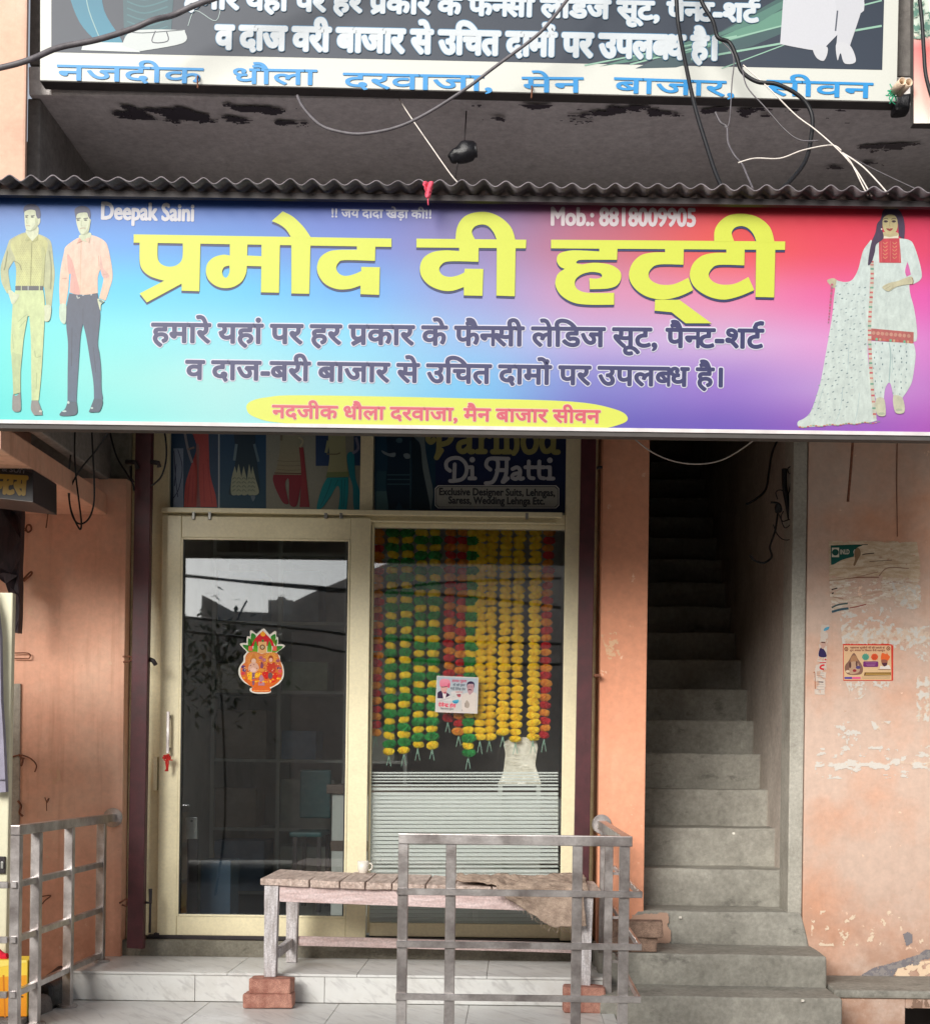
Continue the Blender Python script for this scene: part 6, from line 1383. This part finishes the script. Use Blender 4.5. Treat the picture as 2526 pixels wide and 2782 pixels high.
# broken lamp holder hung under the soffit
lp = at('o', 912, 308, 5.9); la = thing('hanging_lamp', lp, 'black broken lamp head on a thin rod under the balcony', 'lamp')
b = MB(); b.tube([at('z1', 1770, 625, 5.9), at('z1', 1800, 610, 5.9), at('z2', 0, 600, 5.9), at('z2', 30, 590, 5.9), at('z2', 48, 590, 5.9)], lambda t: .014 + .03 * math.sin(min(1, t * 1.1) * 2.6), 12); b.rough_up(.012, 22); b.build('head', M['plain_black'], la)
b = MB(); b.tube([at('z1', 1800, 640, 5.9), at('z1', 1790, 700, 5.92), at('z1', 1786, 760, 5.95)], .004, 6); b.tube([lp, Vector((lp.x + .01, lp.y, 4.30))], .003, 6); b.build('rod', M['dark_steel'], la)
# pipe ends at the board corner
pv = thing('pipe_stub', at('z2', 1735, 325, 5.62), 'two pale plastic pipe ends poking out beside the balcony board corner', 'pipe')
for x, y in ((1722, 318), (1748, 322)):
    a = at('z2', x, y, 5.55); b = MB(); b.tube([a, a + Vector((-.012, .10, .004))], .016, 16, cap=False); o = b.build('pipe', M['pvc'], pv); o.modifiers.new('thick', 'SOLIDIFY').thickness = .003
b = MB(); b.box(*sorted((at('z2', 1700, 0, 5.7).x, at('z2', 1762, 0, 5.7).x)), -1.30, -1.22, at('z2', 0, 410, 5.7).z, at('z2', 0, 340, 5.7).z, .012); b.rough_up(.012, 14, 4); b.build('socket_box', M['plain_black'], pv)
b = MB()
for i in range(9):
    a = at('z2', 1690, 365, 5.64); e = [a + Vector((rnd.uniform(-.035, .03), rnd.uniform(-.02, .02), rnd.uniform(-.05, .04))) for _ in range(2)]; b.tube([a, e[0], e[1]], .0022, 5)
tag(b.build('green_string', M['wire_green']), 'tangle of green string at the corner of the balcony board', 'string')
# cables below the board on the left
def loop(pts, r, label, m=None, dd=6.33): return wire('hanging_cable', [('z5', x, y, dd) for x, y in pts], r, m or M['cable'], label, 'cable', 'cables looped under the printed board')
loop([(440, 20), (425, 150), (408, 300), (405, 430), (425, 560), (465, 615), (520, 590), (553, 500), (556, 360), (548, 200), (540, 20)], .0042, 'widest black cable loop hanging on the left pink wall')
loop([(445, 30), (440, 180), (448, 330), (466, 480), (480, 600), (473, 648), (440, 590), (412, 500), (415, 410), (470, 300), (560, 190), (630, 90), (655, 30)], .004, 'black cable loop hanging lowest and crossing back up to the board')
loop([(640, 20), (655, 100), (690, 220), (750, 320), (785, 380), (790, 420)], .0045, 'black cable curving down to the clamp on the left maroon post', dd=6.7)
loop([(960, 20), (980, 130), (980, 240), (955, 330), (910, 380), (890, 390)], .0045, 'black cable curving over the cream frame right of the left maroon post', dd=6.72)
# cables in the stairwell
def sw(pts, r, label, m=None, dd=6.95): return wire('stairwell_cable', [('z7', x, y, dd) for x, y in pts], r, m or M['cable'], label, 'cable', 'cables in the stair opening')
wire('sagging_wire', [('z7', 60, 90, 6.8), ('z7', 170, 180, 6.8), ('z7', 300, 240, 6.8), ('z7', 440, 262, 6.8), ('z7', 580, 245, 6.8), ('z7', 700, 185, 6.8), ('z7', 830, 90, 6.8)], .0035, M['white_wire'], 'white cord sagging across the top of the stair opening', 'cord', 'cables in the stair opening')
sw([(950, 80), (900, 190), (880, 300), (860, 410), (800, 470), (745, 500)], .006, 'dark cable bending back up the stair wall near its top', dd=7.3)
sw([(970, 290), (972, 400), (990, 500), (1005, 590)], .014, 'thick black bundle standing along the stair jamb', dd=6.98)
sw([(890, 488), (940, 500), (930, 560), (915, 660), (885, 750), (895, 810), (850, 845), (800, 835), (765, 800)], .0055, 'black cable hanging lowest in the stair opening and curling at its end', dd=7.05)
sw([(1020, 270), (990, 290), (1000, 320), (1025, 310), (1010, 360), (1000, 420)], .003, 'small wire curl at the top of the stair jamb bundle')
sw([(930, 470), (920, 430), (950, 415), (990, 440), (1010, 380)], .003, 'thin wire arching over the black wire knot on the stair jamb')
sw([(940, 560), (960, 600), (1010, 590), (1020, 650), (1015, 700), (970, 710), (930, 680), (905, 620)], .0028, 'thin wire looping below the wire knot on the stair jamb')
sw([(965, 540), (950, 580), (975, 640), (1020, 600), (1025, 560)], .0028, 'thin wire hanging right beside the thick black bundle')
b = MB(); c = at('z7', 935, 525, 7.0); b.box(c.x - .016, c.x + .016, c.y - .02, c.y + .02, c.z - .018, c.z + .018, .006); b.rough_up(.01, 30, 3); tag(b.build('wire_knot', M['cable']), 'black taped wire knot on the stair jamb', 'wire knot')
wire('iron_rod', [('z7', 1378, 60, 6.6), ('z7', 1365, 260, 6.62), ('z7', 1345, 485, 6.64)], .0065, M['rust'], 'dark iron rod hanging from the board in front of the right wall', 'rod')
wire('thin_string', [('z7', 1638, 60, 6.86), ('z7', 1634, 380, 6.865), ('z7', 1638, 690, 6.866)], .0022, M['rust'], 'thin rusty wire running straight down the right pink wall', 'wire')
# rusty hooks and straps on the left wall
def hook(pts, z, r, label, dd=6.85): return wire('rusty_hook', [(z, x, y, dd) for x, y in pts], r * .75, M['rust'], label, 'hook', 'rusty hooks on the left wall')
hook([(150, 660), (160, 625), (180, 625), (185, 650), (165, 665), (150, 640)], 'z5', .006, 'small rusty ring highest on the left wall')
hook([(130, 950), (180, 900), (185, 915), (140, 955), (165, 930)], 'z5', .006, 'bent rusty hasp on the left wall above the cream cupboard')
hook([(75, 1380), (150, 1378), (178, 1388), (172, 1410), (150, 1412), (75, 1410)], 'z5', .004, 'flat rusty bolt strap on the left wall beside the cupboard top')
hook([(60, 215), (120, 200), (180, 220), (215, 260), (205, 300)], 'b1', .0045, 'curved rusty hook sticking out low on the left wall'); hook([(110, 195), (135, 230), (125, 265), (140, 215)], 'b1', .006, 'rusty knot at the root of the curved hook')
hook([(288, 380), (285, 450), (285, 540), (272, 640)], 'z5', .004, 'long thin rusty nail line under the pink ledge'); hook([(105, 470), (125, 500), (115, 540), (135, 560)], 'b1', .007, 'rusty bracket stub beside the cupboard latch'); hook([(265, 450), (278, 480), (290, 455), (276, 475), (276, 530)], 'b1', .003, 'thin forked rusty wire above the left railing')
hook([(250, 1035), (300, 1030), (265, 1060), (250, 1080)], 'b1', .004, 'rusty wire scrap seen through the left railing'); hook([(705, 1075), (750, 1050), (748, 1090), (720, 1085)], 'b1', .006, 'rusty cleat low beside the left maroon post'); hook([(725, 1400), (778, 1402), (770, 1425), (728, 1432)], 'z5', .006, 'pale rusty cleat halfway up beside the left maroon post')
# red thread on the door handle
b = MB(); c = at('b1', 988, 205, 6.885)
for i in range(16):
    a = c + Vector((rnd.uniform(-.012, .012), rnd.uniform(-.008, .003), rnd.uniform(-.004, .008))); b.tube([a, a + Vector((rnd.uniform(-.016, .016), -.004, rnd.uniform(-.02, .004))), a + Vector((rnd.uniform(-.018, .018), 0, rnd.uniform(-.022, 0)))], .0028, 5)
for s_ in (-.006, 0, .007): b.tube([c, c + Vector((s_, -.004, -.03)), c + Vector((s_ * .5, -.002, -.062)), c + Vector((s_ - .004, 0, -.076))], .0032, 6)
tag(b.build('red_thread', M['red_cloth']), 'red sacred thread knotted round the lower end of the door handle', 'thread')

# ------------------------------------------------------------------ inside the shop, seen dimly through the glass
ins = thing('shop_interior', (-.8, 1.5, ZS), 'dim shop room with grey walls and pale floor behind the glass', 'room')
MB().box(-2.05, .41, .072, 3.6, ZS - .05, ZS, 0).build('inside_floor', M['interior_floor'], ins)
MB().box(-2.05, .41, 3.6, 3.7, ZS, 3.6).build('back_wall', M['interior_wall'], ins); MB().box(-2.06, -2.0, .101, 3.59, ZS, 3.55).build('side_wall', M['interior_wall'], ins); MB().box(.33, .41, .305, 3.59, ZS, 3.55).build('side_wall', M['interior_wall'], ins); MB().box(-2.05, .41, .075, 3.7, 3.6, 3.7).build('inside_ceiling', M['interior_wall'], ins)
shf = thing('shelf_unit', (-1.7, 2.2, ZS), 'dim tall shelf unit stacked with boxes behind the sliding door glass', 'shelf')
sd = 2.0
b = MB()
for x in (-1.98, -1.55, -1.12, -.72): b.box(x - .012, x + .012, sd, sd + .4, ZS, 3.0)
b.build('upright', M['white_laminate'], shf); b = MB()
for z_ in (ZS + .02, 1.05, 1.5, 1.95, 2.4, 2.85):
    for x in (-1.98, -1.55, -1.12): b.box(x + .013, x + .417, sd + .002, sd + .398, z_, z_ + .02)
b.build('shelf', M['white_laminate'], shf)
BC = [(200, 196, 186), (142, 154, 168), (176, 180, 170), (214, 210, 200), (150, 136, 120), (160, 176, 150), (120, 146, 176)]
bxm = [mat('box_card_%s' % 'abcdefg'[i], c, .7, .15, 9, .1) for i, c in enumerate(BC)]
nb_ = 0; lv = {ZS + .02: 'floor', 1.05: 'second', 1.5: 'third', 1.95: 'fourth', 2.4: 'top'}
cols = {-1.98: 'left', -1.55: 'middle', -1.12: 'right'}
for z_, ln in lv.items():
    for x, cn in cols.items():
        xx = x + .02; zz = z_ + .0205
        h_ = rnd.uniform(.16, .34); w_ = rnd.uniform(.22, .36); c = rnd.randrange(7)
        o = MB().box(xx, xx + w_, sd + .01, sd + .35, zz, zz + h_, .004).build('garment_box', bxm[c]); tag(o, 'dim cardboard garment box on the %s shelf level in the %s bay behind the door' % (ln, cn), 'box', 'garment boxes on the dim shelf unit')
ct = thing('counter', (-.6, 1.0, ZS), 'white shop counter with brown bands just behind the glass door and window', 'counter')
a0, a1 = at('b2', 566, 400, 8.0), at('b2', 640, 1165, 8.0)
MB().box(a0.x, .32, 1.0, 1.5, ZS, 1.32, .004).build('body', M['white_laminate'], ct); MB().box(a0.x - .03, .325, .97, 1.52, 1.322, 1.375, .006).build('counter_top', M['brown_laminate'], ct); MB().box(a0.x - .004, .321, .994, .9995, 1.02 - .03, 1.02 + .03, .001).build('band', M['brown_laminate'], ct)
wt = thing('white_table', at('b2', 1280, 1200, 7.3), 'white fronted low table standing behind the frosted film of the window', 'table')
e0, e1 = at('b2', 800, 428, 7.26), at('b2', 1790, 1200, 7.26)
MB().box(e0.x, e1.x, .26, .29, ZS + .05, e0.z - .02, .003).build('front_panel', M['white_laminate'], wt); MB().box(e0.x - .01, e1.x + .01, .25, .60, e0.z - .019, e0.z, .003).build('tabletop', M['white_laminate'], wt)
for x in (e0.x + .01, e1.x - .05):
    for y in (.30, .54): MB().box(x, x + .04, y, y + .04, ZS, (e0.z - .02) if y > .4 else ZS + .3, .003).build('leg', M['white_laminate'], wt)
tc = thing('teal_chair', (-1.05, 1.3, ZS), 'teal plastic chair back showing dimly behind the door glass', 'chair')
b = MB(); p0, p1 = at('b2', 375, 285, 8.5), at('b2', 555, 575, 8.5); b.box(p0.x, p1.x, 1.5, 1.54, p1.z, p0.z, .015, 3); b.build('backrest', M['teal'], tc); b = MB(); b.box(p0.x, p1.x, 1.12, 1.5, 1.06, 1.09, .01); b.build('seat', M['teal'], tc)
for x in (p0.x + .02, p1.x - .03):
    for y in (1.14, 1.50): MB().box(x, x + .025, y, y + .025, ZS, 1.059, .003).build('leg', M['dark_steel'], tc)
o = MB().box(-1.66, -1.50, .30, .52, ZS, ZS + .36, .004).build('blue_carton', mat('blue_card', (70, 92, 112), .6, .1, 8, .05)); tag(o, 'pale blue carton on the shop floor just inside the door', 'carton')
p0, p1 = at('b1', 1100, 565, 7.12), at('b1', 1168, 695, 7.12)
o = MB().box(p0.x, p1.x, .10, .13, p1.z, p0.z, .004).build('lock_plate', M['dim_plate']); tag(o, 'grey metal plate with a round button behind the door glass', 'plate'); MB().disc(Vector(((p0.x + p1.x) / 2 + .003, .097, p0.z - .02)), .006, .006).build('button', M['dark_steel'], o)
MB().box(p0.x + .005, p1.x - .005, .131, .16, ZS, p1.z - .002).build('stand', M['dark_steel'], o)

# ------------------------------------------------------------------ the far side of the street, mirrored in the glass
oh = thing('opposite_house', (-3, -17, 0), 'grey rendered house across the street mirrored in the door glass', 'house')
def mir(x, y, z='z5', D=10): return at(z, x, y, 7 + D)
OD = 10
def opp(name, pts, z, D, m, parent, thick=.6):
    """a wall outline read off the mirror image, stood up across the street"""
    b = MB(); v0 = []
    for x, y in pts:
        p = at(z, x, y, 7 + D); v0.append(b.bm.verts.new((p.x, -D, max(0, p.z))))
    f = b.bm.faces.new(v0); ex = bmesh.ops.extrude_face_region(b.bm, geom=[f]); bmesh.ops.translate(b.bm, verts=[v for v in ex['geom'] if isinstance(v, bmesh.types.BMVert)], vec=(0, -thick, 0)); bmesh.ops.recalc_face_normals(b.bm, faces=b.bm.faces[:]); return b.build(name, m, parent)
M['opp'] = concrete('opposite_render', (214, 212, 206), (176, 174, 168), 1.2, stain=.3); M['opp2'] = concrete('opposite_pale_render', (226, 222, 216), (190, 186, 180), 1.0, stain=.3)
opp('wall', [(-600, 1200), (900, 1180), (1195, 1180), (1200, 1040), (1280, 1080), (1380, 1135), (1700, 1150), (1830, 1150), (1830, 2600), (-600, 2600)], 'z5', 10, M['opp'], oh, 4)
opp('water_tank', [(1590, 1150), (1590, 1070), (1640, 1070), (1650, 1050), (1680, 1050), (1690, 1070), (1730, 1070), (1730, 1150)], 'z5', 11, M['opp2'], oh, 1.5)
oh2 = thing('opposite_building', (2, -17, 0), 'pale rendered building across the street with a slanting top edge mirrored in the window', 'house')
opp('wall', [(-100, 1085), (0, 1035), (240, 935), (420, 860), (900, 700), (2600, 690), (2600, 2700), (-100, 2700)], 'z6', 9.3, M['opp2'], oh2, 5)
MB().box(5.5, 30, -17, -11, 0, 7).build('side_wing', M['opp2'], oh2); MB().box(-30, -7.5, -17, -11.5, 0, 5.5).build('side_wing', M['opp'], oh)
def mwire(pts, D, label):
    b = MB(); b.tube([(lambda p: Vector((p.x, -D, p.z)))(at(z, x, y, 7 + D)) for z, x, y in pts], .014, 6); tag(b.build('street_cable', M['cable']), label, 'cable', 'cables over the street')
mwire([('z5', 600, 900), ('z5', 1095, 930), ('z5', 1400, 958), ('z5', 1830, 990), ('z6', 240, 1010), ('z6', 900, 1040), ('z6', 1485, 1110)], 6.4, 'street cable mirrored just below the dark band in the door glass')
mwire([('z5', 600, 890), ('z5', 1095, 926), ('z5', 1500, 970), ('z5', 1830, 1002), ('z6', 240, 1020), ('z6', 800, 960), ('z6', 1485, 935)], 6.5, 'street cable mirrored crossing the other one in the glass')
mwire([('z5', 600, 1120), ('z5', 1095, 1172), ('z5', 1830, 1245), ('z6', 240, 1275), ('z6', 600, 1300), ('z6', 1485, 1325)], 6.2, 'thick street cable mirrored above the pot sticker'); mwire([('z5', 600, 1200), ('z5', 1200, 1265), ('z5', 1830, 1335), ('z6', 240, 1380), ('z6', 900, 1440), ('z6', 1485, 1445)], 6.3, 'lowest street cable mirrored behind the pot sticker')
# leafy shrub across the street
sh = thing('roadside_shrub', (-3.2, -8.4, 0), 'leafy dark shrub across the street mirrored left in the door glass', 'shrub')
b = MB(); c0 = at('z5', 1300, 1330, 7 + 8.5); c0.y = -8.5
b.tube([Vector((c0.x, -8.5, 0)), Vector((c0.x + .1, -8.5, 1)), c0], lambda t: .012, 7)
for e in ((1465, 1075), (1250, 1250), (1190, 1310)):
    p = at('z5', *e, 15.5); p.y = -8.5; b.tube([c0 + Vector((0, 0, -.3)), c0.lerp(p, .5) + Vector((.05, .05, 0)), p], .012, 5)
b.build('stem', M['dark_steel'], sh)
b = MB(); r_ = random.Random(5)
for i in range(420):
    v = Vector((r_.gauss(0, .34), r_.gauss(0, .3), r_.gauss(0, .30))); p = c0 + v - Vector((0, 0, .25))
    a = Vector((r_.uniform(-1, 1), r_.uniform(-1, 1), r_.uniform(-1, 1))).normalized() * .06; q_ = a.cross(Vector((0, 0, 1))).normalized() * .03
    b.bm.faces.new([b.bm.verts.new(p - a), b.bm.verts.new(p + q_), b.bm.verts.new(p + a), b.bm.verts.new(p - q_)])
b.build('foliage', mat('shrub_leaves', (74, 92, 60), .6, .4, 6, 0, c2=(34, 48, 28)), sh)
